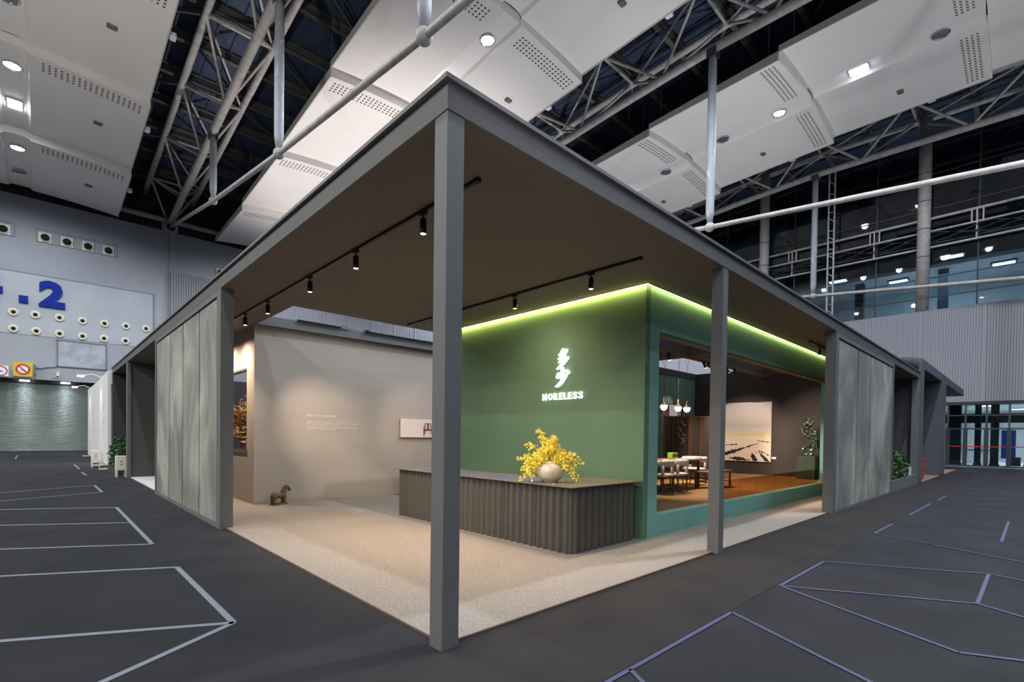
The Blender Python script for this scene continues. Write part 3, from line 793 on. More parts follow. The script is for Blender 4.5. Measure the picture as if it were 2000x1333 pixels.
# courtyard: dark panelled wall and a maple
b = MB(); b.box(1.42, 21.8, 0, 16, 22.0, 3.95)
wc = struct('wall_courtyard', b, 'room_dark')
for x in (2.7, 3.9, 5.1): obj('panel_joint', MB().box(x, 21.78, 0, x + .03, 21.8, 3.95), 'black_hole', wc)

def leaf_cloud(n, fn, size, rnd, flat=.5):
    b = MB()
    for _ in range(n):
        p = Vector(fn()); a = rnd.uniform(0, 2 * PI); s = size * rnd.uniform(.6, 1.25)
        d = Vector((math.cos(a), math.sin(a), rnd.uniform(-.7, .5))).normalized()
        n_ = Vector((rnd.uniform(-1, 1), rnd.uniform(-1, 1), rnd.uniform(flat, 1.2))).normalized()
        r = d.cross(n_).normalized() * s * .34
        up = n_ * s * .12
        b.add([p, p + d * s * .45 + r + up, p + d * s, p + d * s * .45 - r + up], [(0, 1, 2), (0, 2, 3)])
    return b
rnd = random.Random(3)
tr = thing('maple_tree', 'small maple with orange and green leaves behind the wall opening', 'tree', (2.55, 14.3, 0))
def branches():
    b = MB(); tips = []
    b.tube([(2.55, 14.3, 0), (2.5, 14.3, .7), (2.58, 14.2, 1.35), (2.5, 14.3, 2.0), (2.55, 14.35, 2.7)], [.06, .055, .045, .03, .012], 7)
    for k in range(26):
        z = 1.35 + .95 * k / 26; a = k * 2.4; L = rnd.uniform(.45, .95)
        e = (2.55 + L * math.cos(a), 14.3 + L * math.sin(a), z + rnd.uniform(-.05, .4))
        m = (2.55 + L * .5 * math.cos(a + .3), 14.3 + L * .5 * math.sin(a + .3), z + .15)
        b.tube([(2.54, 14.28, z), m, e], [.02, .013, .005], 5); tips += [e, m, e]
    return b, tips
b, tips = branches(); obj('trunk', b, 'bark', tr, True)
def tipf():
    e = rnd.choice(tips); return [e[k] + rnd.gauss(0, .1) for k in range(3)]
obj('foliage', leaf_cloud(2200, tipf, .125, rnd), 'leaf_orange', tr, kind='stuff')
lamp('tree_fill_spot', 'SPOT', (2.2, 12.3, 3.8), (2.5, 14.2, 2.0), 190, WARM, .05, 60)  # unseen spot added to brighten the maple leaves

# black fittings left lying on the roof edge above the beige wall
for i, (xa, xb) in enumerate(((2.15, 3.22), (3.85, 6.3))):
    t = thing('black_tube_fitting', ['short', 'long'][i] + ' black linear fitting lying on the roof edge above the beige wall', 'fitting', (xa, 8.57, H + .21))
    obj('tube', MB().bbox(xa, 8.54, H + .19, xb, 8.58, H + .235, .01), 'black_metal', t)
    xx = xb if i == 0 else xa
    obj('film', MB().add([(xx - .1, 8.53, H + .21), (xx + .05, 8.52, H + .26), (xx + .2, 8.55, H + .23), (xx + .32, 8.56, H + .215), (xx + .1, 8.6, H + .24)], [(0, 1, 4), (1, 2, 4), (2, 3, 4)]), 'plastic_clear', t)

# wall text
tt = thing('wall_text', 'pale printed Chinese heading with five lines of small text', 'wall text', (2.45, 8.73, 1.7))
o = text_mesh('heading', '曾被忘记的  此刻就在眼前', .062, .001, 'wall_text', tt, Matrix.Translation((2.45, 8.727, 2.02)) @ WFRONT, space=1.0)
rn = random.Random(5)
for i, (z, L) in enumerate(((1.90, 1.32), (1.855, 1.32), (1.81, .8), (1.755, 1.32), (1.715, .72))):
    b = MB(); x = 2.45 + (.03 if i == 0 else 0)
    while x < 2.45 + L:
        if rn.random() > .07:
            b.box(x, 8.726, z - .011, x + .018, 8.729, z - .004); b.box(x, 8.726, z + .001, x + .018, 8.729, z + .007); b.box(x + .007, 8.726, z - .012, x + .011, 8.729, z + .011)
        x += .0245
    obj('text_line', b, 'wall_text', tt, kind='stuff')
# ribbed picture of an armchair
tp = thing('ribbed_picture', 'white ribbed wall picture showing a dark red armchair', 'picture', (5, 8.73, 1.54))
b = MB(); k = 0; x = 5.0
vs = []; fs = []
N = 30
for i in range(N + 1):
    for q in (0, 1):
        xx = 5.0 + (i + q * .5) * 1.6 / N; yy = 8.69 if q == 0 else 8.66
        vs += [(xx, yy, 1.54), (xx, yy, 2.05)]
for i in range(len(vs) // 2 - 1): fs.append((2 * i, 2 * i + 2, 2 * i + 3, 2 * i + 1))
obj('ribbed_sheet', b.add(vs, fs), 'picture_white', tp)
obj('backing', MB().box(5.0, 8.692, 1.54, 6.62, 8.73, 2.05), 'picture_shade', tp)
b = MB(); Y_ = 8.652
def bar(x0, z0, x1, z1, w=.018): b.beam((x0, Y_, z0), (x1, Y_, z1), .003, w, (0, 0, 1)) if abs(x1 - x0) > .01 else b.box(x0 - w / 2, Y_ - .001, z0, x0 + w / 2, Y_ + .002, z1)
cx = 5.88
bar(cx - 0.102, 1.93, cx + 0.102, 1.93); bar(cx - 0.102, 1.76, cx - 0.102, 1.94); bar(cx + 0.102, 1.76, cx + 0.102, 1.94); bar(cx, 1.77, cx, 1.93, .045)
bar(cx - 0.153, 1.76, cx + 0.153, 1.76, .026); bar(cx - 0.136, 1.84, cx - 0.085, 1.85); bar(cx + 0.085, 1.85, cx + 0.136, 1.84)
bar(cx - 0.140, 1.59, cx - 0.140, 1.85); bar(cx + 0.140, 1.59, cx + 0.140, 1.85); bar(cx - 0.102, 1.64, cx - 0.102, 1.76); bar(cx + 0.102, 1.64, cx + 0.102, 1.76)
obj('chair_print', b, 'chair_red', tp)

# horse figure
hs = thing('horse_figure', 'weathered stone horse figurine standing on the carpet', 'figurine', (1.74, 8.42, .02))
HX = Vector((.95, .31, 0)).normalized()
hb = MB(); HS = Vector((-HX.y, HX.x, 0)); H0 = Vector((1.74, 8.42, .02))
hp_ = lambda a, z, q=0.: tuple(H0 + HX * a + HS * q + Vector((0, 0, z)))
hb.tube([hp_(-.205, .22), hp_(-.19, .225), hp_(-.15, .215), (hp_(-.05, .205)), hp_(.05, .205), hp_(.105, .22), hp_(.13, .22)], [.03, .06, .072, .064, .064, .07, .035], 14)
hb.tube([hp_(.06, .22), hp_(.1, .27), hp_(.135, .33), hp_(.165, .375), hp_(.19, .39)], [.06, .062, .052, .045, .03], 12)
hb.tube([hp_(.16, .395), hp_(.2, .375), hp_(.235, .335), hp_(.262, .295), hp_(.268, .285)], [.032, .04, .033, .03, .018], 10)
for q in (-.045, .045):
    hb.tube([hp_(-.155, .2, q), hp_(-.155, .13, q), hp_(-.168, .08, q), hp_(-.15, .0, q)], [.05, .042, .027, .034], 10)
    hb.tube([hp_(.095, .2, q), hp_(.098, .13, q), hp_(.1, .08, q), hp_(.1, .0, q)], [.042, .034, .026, .032], 10)
    hb.tube([hp_(.168, .4, q * .5), hp_(.165, .435, q * .6)], [.014, .005], 6)
hb.tube([hp_(-.2, .235), hp_(-.222, .19), hp_(-.215, .11)], [.02, .024, .014], 8)
o = obj('body', hb, 'stone_horse', hs, True)
md = o.modifiers.new('remesh', 'REMESH'); md.mode = 'VOXEL'; md.voxel_size = .007; md.use_smooth_shade = True
o.modifiers.new('smooth', 'SMOOTH').iterations = 3
b = MB()
p = Vector((1.74, 8.42, .02)); q0 = p - HX * .2; q1 = p + HX * .16
b.beam(q0 + Vector((0, 0, .016)), q1 + Vector((0, 0, .016)), .13, .032); obj('plinth', b, 'stone_horse', hs)
b = MB(); b.tube([hp_(.03, .27), hp_(.07, .335), hp_(.115, .395), hp_(.165, .425)], [.008, .014, .014, .008], 6); obj('mane', b, 'stone_horse', hs, True)

# ---------------------------------------------------------------- green showroom box
GX, GY, GXE, GYE, ZF = 4.756, 1.184, 17.5, 6.5, .30
b = MB(); b.box(GX, GY, 0, GX + .14, GYE, H)                                  # west face
wg = struct('wall_front_green', b, 'green_paint')
b = MB()
b.box(GX + .14, GY, 0, 5.18, GY + .16, H); b.box(5.18, GY, 0, 16.2, GY + .16, .35); b.box(5.18, GY, 3.33, 16.2, GY + .16, H); b.box(14.85, GY, .35, 17.5, GY + .16, 3.33)
b.box(16.2, GY, 0, 17.5, GY + .16, .35); b.box(16.2, GY, 3.33, 17.5, GY + .16, H)
obj('window_surround', b, 'green_paint_bluelit', wg)
b = MB(); b.box(5.18, GY + .005, 3.30, 14.85, GY + .16, 3.33); obj('window_lining', b, 'lining_olive', wg)
b = MB(); b.box(5.18, GY - .0, .35, 14.85, GY + .17, .362); obj('sill', b, 'green_paint_bluelit', wg)
# LED strips at the soffit
for i, (nm, a) in enumerate((('yellow LED strip along the top of the green sign wall', (GX - .045, GY - .045, H - .010, GX - .028, 6.4, H - .004)),
                             ('yellow LED strip above the long showroom window', (GX - .028, GY - .045, H - .010, 17.5, GY - .028, H - .004)))):
    t = thing('led_strip', nm, 'light strip', (a[0], a[1], a[2]))
    obj('diffuser', MB().box(*a), 'led_yellow_dim' if i else 'led_yellow', t)
    if i: obj('profile', MB().box(a[0], GY - .06, H - .006, a[3], GY - .045, H - .001), 'black_metal', t)
    else: obj('profile', MB().box(GX - .06, a[1], H - .006, GX - .045, a[4], H - .001), 'black_metal', t)
# illuminated sign: two brush characters and eight letters
sg = thing('illuminated_sign', 'glowing white sign of two brush characters above the word MORELESS', 'sign', (GX, 2.8, 2.3))
def px(u, v):           # crop pixels of the photograph -> wall (y, z)
    X_ = 1050 + u / 11.11; Y_ = 670 + v / 11.11
    return 2.80 - (X_ - 1103) * (3.29 - 2.33) / 81.0, 3.20 - (Y_ - 682) * (.70 / 75.0)
duo = [(575, 130), (620, 150), (690, 165), (680, 215), (630, 285), (640, 305), (705, 320), (708, 365), (640, 450), (560, 525), (480, 580), (445, 560), (520, 480), (550, 445),
       (480, 432), (525, 378), (473, 355), (525, 298), (482, 268), (530, 215)]
shao = [[(545, 560), (560, 540), (605, 540), (615, 570), (610, 720), (560, 790), (520, 765), (545, 740)],
        [(500, 632), (528, 650), (528, 700), (515, 750), (490, 775), (447, 760), (450, 705), (470, 660)],
        [(615, 600), (690, 595), (735, 640), (732, 690), (690, 695), (660, 660), (618, 625)],
        [(682, 690), (680, 730), (610, 850), (540, 925), (470, 960), (420, 935), (500, 870), (560, 790), (610, 720), (640, 690)]]
fn = lambda a, b_, d: (GX - .03 - d, px(a, b_)[0], px(a, b_)[1])
b = MB(); b.prism(duo, fn, .025); obj('brush_character', b, 'sign_glow', sg)
b = MB()
for pl in shao: b.prism(pl, fn, .025)
obj('brush_character', b, 'sign_glow', sg)
ww = [0.128, .118, .112, .1, .09, .1, .108, .108]; y = 3.285
for ch, wd in zip('MORELESS', ww):
    o = text_mesh('letter', ch, 1, .012, 'sign_glow', sg, WSIDE, offset=.02)
    co = np.array([v.co for v in o.data.vertices]); mn, mx = co.min(0), co.max(0)
    L = sg.location; z0, z1 = 2.285, 2.405; y0, y1 = y - wd * .8, y
    for v in o.data.vertices:
        v.co = (v.co.x - mx[0] + GX - .02 - L.x, (v.co.y - mn[1]) / (mx[1] - mn[1]) * (y1 - y0) + y0 - L.y, (v.co.z - mn[2]) / (mx[2] - mn[2]) * (z1 - z0) + z0 - L.z)
    y -= wd * 1.11
b = MB()
for yy, zz_ in ((2.8, 2.95), (2.8, 2.65), (3.2, 2.34), (2.45, 2.34)): b.box(GX - .032, yy - .01, zz_ - .01, GX, yy + .01, zz_ + .01)
obj('standoff', b, 'black_metal', sg)

# reception counter
ct = thing('reception_counter', 'long dark corrugated reception counter with thin top', 'counter', (3.1, 1.3, .02))
CT = .93
def corr(name, p, d, n_, L, nw, amp=.06):
    """scalloped sheet from p along d (length L), lobes towards n_"""
    b = MB(); vs = []; fs = []; S = 8 * nw
    for i in range(S + 1):
        ph = i / 8; o_ = amp * (.5 - .5 * math.cos(2 * PI * ph))
        q = Vector(p) + Vector(d) * (L * i / S) + Vector(n_) * o_
        vs += [(q.x, q.y, .022), (q.x, q.y, CT - .004)]
    for i in range(S): fs.append((2 * i, 2 * i + 2, 2 * i + 3, 2 * i + 1))
    o = obj(name, b.add(vs, fs), 'counter_dark', ct, True)
    return o
seams = [1.264, 1.919, 2.584, 3.268, 3.95, 4.646, 5.288, 5.594]
for a, c in zip(seams, seams[1:]):
    corr('corrugated_panel', (3.10, a + .008, 0), (0, 1, 0), (-1, 0, 0), c - a - .016, 5 if c - a > .5 else 3)
for a, c in ((3.10, 3.88), (3.88, 4.64)):
    corr('corrugated_panel', (a + .006, 1.29, 0), (1, 0, 0), (0, -1, 0), c - a - .012, 5)
corr('corrugated_panel', (3.1, 5.6, 0), (1, 0, 0), (0, 1, 0), .75, 5)
obj('carcass', MB().box(3.105, 1.295, .02, 3.85, 5.59, CT - .004), 'panel_joint', ct); obj('carcass', MB().box(3.85, 1.295, .02, 4.66, 2.1, CT - .004), 'panel_joint', ct)
b = MB(); pl = [(2.99, 1.19), (3.03, 1.165), (4.72, 1.165), (4.72, 2.15), (3.92, 2.15), (3.92, 5.68), (2.99, 5.68)]
b.prism(pl, lambda a, c, d: (a, c, CT + d), .012); obj('worktop', b, 'counter_top', ct)
t = tag(obj('desk_mat', MB().box(3.16, 2.0, CT + .012, 3.56, 4.95, CT + .017), 'mat_blue'), 'long blue mat lying on the counter top', 'mat')

# vase and flowers
VX, VY, VZ = 3.31, 1.84, CT + .012
vz = thing('ceramic_vase', 'round cream glazed vase with brown drips on the counter', 'vase', (VX, VY, VZ))
prof = [(q_ * .86, z_ * .98) for q_, z_ in [(.085, 0), (.105, 0), (.108, .015), (.12, .022), (.175, .055), (.213, .11), (.225, .165), (.215, .22), (.18, .265), (.13, .292), (.098, .30), (.094, .306), (.096, .322), (.088, .324), (.08, .30), (.07, .2)]]
obj('body', MB().lathe(prof, (VX, VY, VZ), 36), 'ceramic', vz, True)
fl = thing('flower_arrangement', 'spray of small yellow orchids arching out of the vase', 'flowers', (VX, VY, VZ + .28))
rf = random.Random(11)
side = Vector((.736, -.677, 0)); dep = Vector((.677, .736, 0)); zt = VZ + .28
stems = MB(); bl = []
specs = [(-.62, .22, -.42), (-.55, .3, -.30), (-.48, .40, .0), (-.60, .33, -.1), (-.42, .28, -.36), (-.3, .44, .1), (-.28, .75, .75), (-.1, .6, .55), (-.05, .52, .5), (.04, .66, .6), (.12, .62, .58), (.0, .45, .4),
         (.2, .45, .3), (.34, .42, .2), (.5, .38, .16), (.66, .34, .02), (.6, .30, -.12), (.5, .24, -.38), (.42, .2, -.3), (.56, .26, -.3), (-.5, .5, .42), (-.68, .3, .08), (.28, .3, -.1), (-.2, .3, .12), (.1, .35, .25), (-.35, .22, -.2), (.45, .3, .0), (-.12, .36, .3), (.2, .28, .12),
         (-.44, .24, -.12), (.3, .24, -.05), (-.24, .4, .3), (.14, .44, .4), (-.56, .3, -.2), (.58, .3, -.05)]
for s_, hgt, end in specs:
    dd = rf.uniform(-.28, .28)
    base = Vector((VX, VY, zt)) + side * s_ * .06
    p1 = base + side * s_ * .26 + dep * dd * .3 + Vector((0, 0, hgt * .55)); p2 = base + side * s_ * .66 + dep * dd * .7 + Vector((0, 0, end * .64))
    pts = []
    for i in range(11):
        u = i / 10; pts.append((1 - u) ** 2 * base + 2 * u * (1 - u) * p1 + u * u * p2)
    stems.tube(pts, [.004] * 10 + [.0015], 4)
    for i in range(64):
        u = rf.uniform(.22, 1.0); q = (1 - u) ** 2 * base + 2 * u * (1 - u) * p1 + u * u * p2
        sp = .042 * (1.15 - u * .75)
        bl.append(q + Vector((rf.gauss(0, sp), rf.gauss(0, sp), rf.gauss(0, sp))))
obj('stems', stems, 'stem_green', fl)
b = MB()
for q in bl:
    s_ = rf.uniform(.011, .020)
    n_ = Vector((rf.uniform(-1, .3), rf.uniform(-1, .3), rf.uniform(-.2, 1))).normalized(); a = n_.cross(Vector((.3, .2, .9))).normalized(); c = n_.cross(a)
    rot = rf.uniform(0, 2)
    for k in range(3):
        an = rot + k * 2.1; d = a * math.cos(an) + c * math.sin(an); e = n_.cross(d)
        b.add([q, q + d * s_ * .6 + e * s_ * .5 + n_ * s_ * .3, q + d * s_ * 1.3, q + d * s_ * .6 - e * s_ * .5 + n_ * s_ * .3], [(0, 1, 2), (0, 2, 3)])
obj('blossoms', b, 'petal_yellow', fl, kind='stuff')
t = tag(obj('fallen_petals', leaf_cloud(26, lambda: (VX + rf.uniform(-.3, .35), VY + rf.uniform(-.45, .1), CT + .0135), .03, rf, 5), 'petal_yellow'), 'few fallen yellow petals on the counter beside the vase', 'petals'); t['kind'] = 'stuff'

# track lights
def track(name, label, p, q):
    t = thing('light_track', label, 'light track', p)
    obj('rail', MB().beam(p, q, .035, .034), 'black_metal', t)
    pv, qv = Vector(p), Vector(q); n = max(2, int((qv - pv).length / 1.5))
    for i in range(n + 1):
        c = pv.lerp(qv, i / n); obj('joint_cap', MB().bbox(c.x - .026, c.y - .026, c.z - .022, c.x + .026, c.y + .026, c.z + .017, .004), 'black_metal', t)
    return t
track('t', 'black ceiling track running along the left side of the canopy', (.80, .6, 3.983), (.80, 10.6, 3.983))
track('t', 'black ceiling track before the green sign wall', (3.64, .62, 3.983), (3.64, 6.2, 3.983))
track('t', 'short black track over the walk by the right screen', (11.4, .74, 3.983), (13.4, .74, 3.983))
spot0 = None
def spot(x, y, label, target, power, ang=50, group='track spotlights under the canopy'):
    global spot0
    if spot0 is None:
        s = spot0 = thing('track_spotlight', label, 'spotlight', (x, y, 3.966), group=group)
        obj('adapter', MB().bbox(-.02, -.05, -.03, .02, .05, 0, .004), 'black_metal', s, world=False)
        obj('stem', MB().tube([(0, 0, -.02), (0, 0, -.075)], .012, 8), 'black_metal', s, world=False)
        bo = obj('barrel', MB().lathe([(.02, -.06), (.036, -.07), (.037, -.22), (.034, -.225), (.033, -.215)], (0, 0, 0), 18), 'black_metal', s, True, world=False)
        obj('lens', MB().lathe([(.033, -.218), (.025, -.224)], (0, 0, 0), 16), 'spot_lens', bo, world=False)
    else:
        s = copy_tree(spot0); s.location = (x, y, 3.966); s['label'] = label
    lamp('spot_beam', 'SPOT', (x, y, 3.966 - .235), target, power, WARM, .03, ang, 1.0)
for i, (y, tg, pw, an) in enumerate(((1.48, (2.9, 2.0, 0), 330, 118), (3.0, (2.95, 3.4, 0), 340, 118), (4.47, (2.95, 4.9, 0), 330, 116), (6.35, (3.0, 8.73, 1.72), 640, 42), (7.67, (1.0, 9.6, .0), 150, 60), (9.3, (.8, 9.2, 0), 230, 178), (10.4, (.8, 10.3, 0), 260, 178))):  # last two are unseen, added to brighten the return wall
    spot(.80, y, '%s black spotlight on the left track, counted from the corner column' % ordn[i], tg, pw, an)
for i, (y, tg, pw, an) in enumerate(((1.41, (3.7, 1.7, .94), 150, 90), (2.96, (4.7, 3.2, 1.6), 140, 160), (5.24, (5.6, 8.73, 1.8), 420, 40))):
    spot(3.64, y, ['black spotlight over the vase', 'black spotlight facing the sign wall', 'black spotlight half behind the corner column'][i], tg, pw, an)
spot(12.19, .74, 'black spotlight on the short track by the right screen', (13.5, .7, 0), 110, 90)

# ---------------------------------------------------------------- showroom interior
struct('floor_showroom', MB().box(GX + .14, GY + .16, 0, GXE, GYE, ZF), 'room_floor')
struct('wall_showroom_right', MB().box(GXE, .85, 0, GXE + .15, GYE + .15, 4.22), 'room_dark')
b = MB(); b.box(GX + .14, GYE, 0, 15.05, GYE + .15, 4.22); b.box(16.45, GYE, 0, GXE, GYE + .15, 4.22); b.box(15.05, GYE, 2.92, 16.45, GYE + .15, 4.22)
wbk = struct('wall_showroom_back', b, 'room_dark')
b = MB(); vs = []; fs = []
n = 0; segs = []
for x0, x1, z0 in ((8.0, 15.05, ZF), (15.05, 16.45, 2.92), (16.45, 17.48, ZF)):
    b2 = MB(); k0 = len(b.v); N = int((x1 - x0) / .028); vs = []; fs = []
    for i in range(N + 1):
        x = x0 + (x1 - x0) * i / N; o_ = .045 * (.5 + .5 * math.sin(2 * PI * x / .2)); vs += [(x, GYE - .02 - o_, z0), (x, GYE - .02 - o_, 4.0)]
    for i in range(N): fs.append((2 * i, 2 * i + 2, 2 * i + 3, 2 * i + 1))
    b.add(vs, fs)
obj('corrugated_lining', b, 'teal_corrugated', wbk, kind='stuff')
b = MB(); vs = []; fs = []
for i in range(49):
    x = GX + .14 + (GXE - GX - .14) * i / 48
    for j in range(2): vs.append((x, GY + .16 if j == 0 else GYE, 4.23 + .025 * math.sin(i * 1.9) + .012 * math.sin(i * 4.7)))
for i in range(48): fs.append((2 * i, 2 * i + 2, 2 * i + 3, 2 * i + 1))
struct('ceiling_showroom', b.add(vs, fs), 'cloth_grey', smooth=True)
# side room behind the doorway: lit wall
struct('wall_side_room', MB().box(13.5, 8.2, ZF, 19.5, 8.3, 4.2), 'beige_paint')
t = thing('pink_artwork', 'crimson pink abstract canvas in the doorway behind the folding screen', 'picture', (15.4, GYE + .3, 1.2))
obj('canvas', MB().box(15.08, GYE + .17, 1.0, 15.74, GYE + .2, 2.86), 'pink_art', t); obj('frame', MB().box(15.74, GYE + .16, .9, 15.8, GYE + .22, 2.9), 'beam_wood', t)
lamp('artwork_light', 'SPOT', (15.3, 5.6, 3.8), (15.4, 6.66, 2.4), 60, WARM, .04, 40)
lamp('side_room_light', 'POINT', (15.7, 7.2, 3.3), None, 150, WARM, .1)
# roof beams of the showroom
bm = thing('showroom_beams', 'crossed dark beams with wooden undersides over the showroom', 'beams', (11, 3.7, 3.9))
for nm, a in (('beam', (GX + .14, 3.55, 3.93, GXE, 3.85, 4.22)), ('beam', (11.0, GY + .16, 3.93, 11.3, 3.55, 4.22)), ('beam', (11.0, 3.85, 3.93, 11.3, GYE, 4.22)), ('beam', (16.6, GY + .16, 3.93, 16.9, 3.55, 4.22))):
    bb = obj(nm, MB().box(*a), 'beam_dark', bm)
    obj('wooden_underside', MB().box(a[0], a[1], 3.9, a[3], a[4], 3.93), 'beam_wood', bb)
obj('band', MB().box(8, GYE - .1, 4.0, GXE, GYE, 4.22), 'beam_dark', bm)
for i, (x, y, tg) in enumerate(((12.6, 3.7, (16.6, 2.1, 1.8)), (14.5, 3.7, (17.4, 4.4, 1.6)), (13.9, 3.7, (17.0, 2.0, .6)), (8.0, 3.7, (9.5, 3.2, 1.0)), (10.2, 3.7, (10.4, 3.3, .8)), (12.3, 3.7, (13.4, 2.6, .3)))):
    t = thing('beam_spotlight', 'small black spotlight under the showroom beam, %s from the left' % ['fourth', 'sixth', 'fifth', 'first', 'second', 'third'][i], 'spotlight', (x, y, 3.88), group='spotlights under the showroom beam')
    d = (Vector(tg) - Vector((x, y, 3.8))).normalized(); p = Vector((x, y, 3.8))
    obj('bracket', MB().bbox(x - .03, y - .03, 3.82, x + .03, y + .03, 3.9, .005), 'black_metal', t)
    obj('barrel', MB().tube([p - d * .08, p + d * .1], .04, 12), 'black_metal', t); obj('lens', MB().tube([p + d * .1, p + d * .104], .034, 12), 'spot_lens', t)
    lamp('room_beam', 'SPOT', p + d * .13, tg, [900, 500, 620, 640, 640, 1200][i], (1, .78, .58), .03, [46, 60, 60, 80, 80, 90][i], .6)
# pendants
for i, x in enumerate((9.82, 10.59, 11.09)):
    zc = 3.46 if i < 1 else 3.66
    t = thing('pendant_lamp', '%s glass pendant lamp over the table, from the left' % ordn[i], 'pendant lamp', (x, 3.62, 2.42), group='pendant lamps over the table')
    obj('cord', MB().tube([(x, 3.62, 2.66), (x, 3.62, zc)], .006, 5), 'cable_black', t)
    for s in (-1, 1): obj('suspension', MB().tube([(x, 3.62, zc), (x + s * .2, 3.66, 3.9)], .004, 4), 'cable_black', t)
    obj('cap', MB().lathe([(.012, .26), (.022, .255), (.026, .13), (.05, .10), (.085, .075), (.088, .05)], (x, 3.62, 2.42), 16), 'pendant_wood', t, True)
    obj('globe', MB().lathe([(.088, .05), (.092, .02), (.075, -.035), (.04, -.07), (.01, -.078)], (x, 3.62, 2.42), 16), 'pendant_glow', t, True)
    lamp('pendant_bulb', 'POINT', (x, 3.62, 2.24), None, 14, WARM, .06)
# table
tb = thing('dining_table', 'long dark wood table behind the front chairs', 'table', (9.4, 3.55, ZF))
obj('table_top', MB().bbox(7.5, 3.08, 1.02, 11.15, 4.02, 1.055, .01), 'walnut_top', tb)
b = MB(); b.box(7.7, 3.16, .93, 10.95, 3.19, 1.02); b.box(7.7, 3.91, .93, 10.95, 3.94, 1.02); obj('apron', b, 'walnut', tb)
for x in (7.7, 10.9):
    for y in (3.16, 3.88): obj('leg', MB().bbox(x, y, ZF, x + .06, y + .06, 1.02, .006), 'walnut', tb)
t = thing('green_radio', 'small green box radio on the table', 'radio', (10.95, 4.0, 1.055))
obj('case', MB().bbox(10.62, 3.78, 1.055, 10.95, 3.93, 1.21, .01), 'radio_green', t)
obj('speaker', MB().lathe([(.045, 0), (.045, -.008), (.01, -.009)], (10.72, 3.78, 1.13), 16, 'y'), 'black_hole', t)
obj('dial', MB().box(10.82, 3.774, 1.11, 10.9, 3.78, 1.16), 'black_hole', t)
t = thing('open_booklet', 'open white booklet lying on the table', 'book', (10.7, 3.4, 1.055))
for s in (-1, 1): obj('page', MB().add([(10.62, 3.2, 1.058), (10.62, 3.6, 1.058), (10.62 + s * .26, 3.6, 1.075), (10.62 + s * .26, 3.2, 1.075), (10.62, 3.2, 1.066), (10.62, 3.6, 1.066), (10.62 + s * .26, 3.6, 1.083), (10.62 + s * .26, 3.2, 1.083)], [(0, 1, 2, 3), (7, 6, 5, 4), (0, 3, 7, 4), (3, 2, 6, 7), (2, 1, 5, 6)]), 'paper', t)

# chairs: built facing +y, back towards -y
def chair(label, loc, rz):
    t = thing('dining_chair', label, 'chair', loc, rz, 'upholstered chairs around the table')
    W = .25
    for sx in (-1, 1):
        for sy in (-1, 1):
            obj('leg', MB().tube([(sx * (W - .02), sy * (W - .03), 0), (sx * (W - .03), sy * (W - .04), .40)], [.016, .021], 8), 'walnut', t, world=False)
    b = MB()
    for s in (-1, 1):
        b.box(-W, s * (W - .03) - .015, .365, W, s * (W - .03) + .015, .405); b.box(s * (W - .02) - .015, -W, .365, s * (W - .02) + .015, W, .405)
    obj('seat_frame', b, 'walnut', t, world=False)
    b = MB(); b.box(-W + .02, -W + .02, .15, W - .02, -W + .045, .175); b.box(-W + .02, W - .045, .15, W - .02, W - .02, .175)
    obj('stretcher', b, 'walnut', t, world=False)
    obj('seat', MB().bbox(-W - .01, -W - .01, .408, W + .01, W + .01, .475, .03), 'boucle', t, True, world=False)
    # horseshoe back band
    pts = []
    for k in range(13):
        a = PI * (1.0 + k / 12) if True else 0
        pts.append((.30 * math.cos(a), -.02 + .27 * math.sin(a)))
    pts = [(-.30, .10)] + pts + [(.30, .10)]
    b = MB(); vs = []; fs = []; n = 8
    for i, (x, y) in enumerate(pts):
        p = Vector(pts[max(i - 1, 0)]); q = Vector(pts[min(i + 1, len(pts) - 1)]); d = (q - p).normalized(); nn = Vector((d.y, -d.x))
        for k in range(n):
            a = 2 * PI * (k + .5) / n; u = .036 * max(-1, min(1, 1.35 * math.cos(a))); v = .075 * max(-1, min(1, 1.35 * math.sin(a)))
            vs.append((x + nn.x * u, y + nn.y * u, .72 + v))
    for i in range(len(pts) - 1):
        for k in range(n): fs.append((i * n + k, i * n + (k + 1) % n, (i + 1) * n + (k + 1) % n, (i + 1) * n + k))
    fs += [tuple(range(n)), tuple(range(len(vs) - 1, len(vs) - n - 1, -1))]
    obj('backrest', b.add(vs, fs), 'boucle', t, True, world=False)
    for s in (-1, 1): obj('back_post', MB().tube([(s * .22, -.2, .45), (s * .225, -.2, .69)], .04, 10), 'boucle', t, True, world=False)
    return t
c0 = chair('pale upholstered chair at the table, second from the green wall corner', (9.28, 3.02, ZF), 0)
def another(label, loc, rz):
    c = copy_tree(c0); c.location = loc; c.rotation_euler = (0, 0, rz); c['label'] = label; return c
another('pale upholstered chair at the table, nearest the green wall corner', (8.58, 3.02, ZF), 0)
another('pale upholstered chair at the right end of the table, behind bench', (11.62, 3.62, ZF), PI / 2)
another('pale upholstered chair on the far side of the table', (9.0, 4.35, ZF), PI)
t = thing('wooden_bench', 'low dark wooden bench without cushion beside the column', 'bench', (11.2, 3.0, ZF))
obj('seat', MB().bbox(10.52, 2.68, .72, 11.9, 3.12, .76, .01), 'walnut_top', t)
for x in (10.54, 11.84):
    for y in (2.7, 3.06): obj('leg', MB().bbox(x, y, ZF, x + .045, y + .045, .72, .005), 'walnut', t)
b = MB(); b.box(10.56, 2.71, .46, 11.86, 2.74, .49); b.box(10.56, 3.07, .46, 11.86, 3.1, .49); b.box(10.55, 2.72, .46, 10.58, 3.08, .49); obj('stretcher', b, 'walnut', t)
t = thing('green_stool', 'translucent green drum stool behind the nearest chair', 'stool', (9.5, 4.5, ZF))
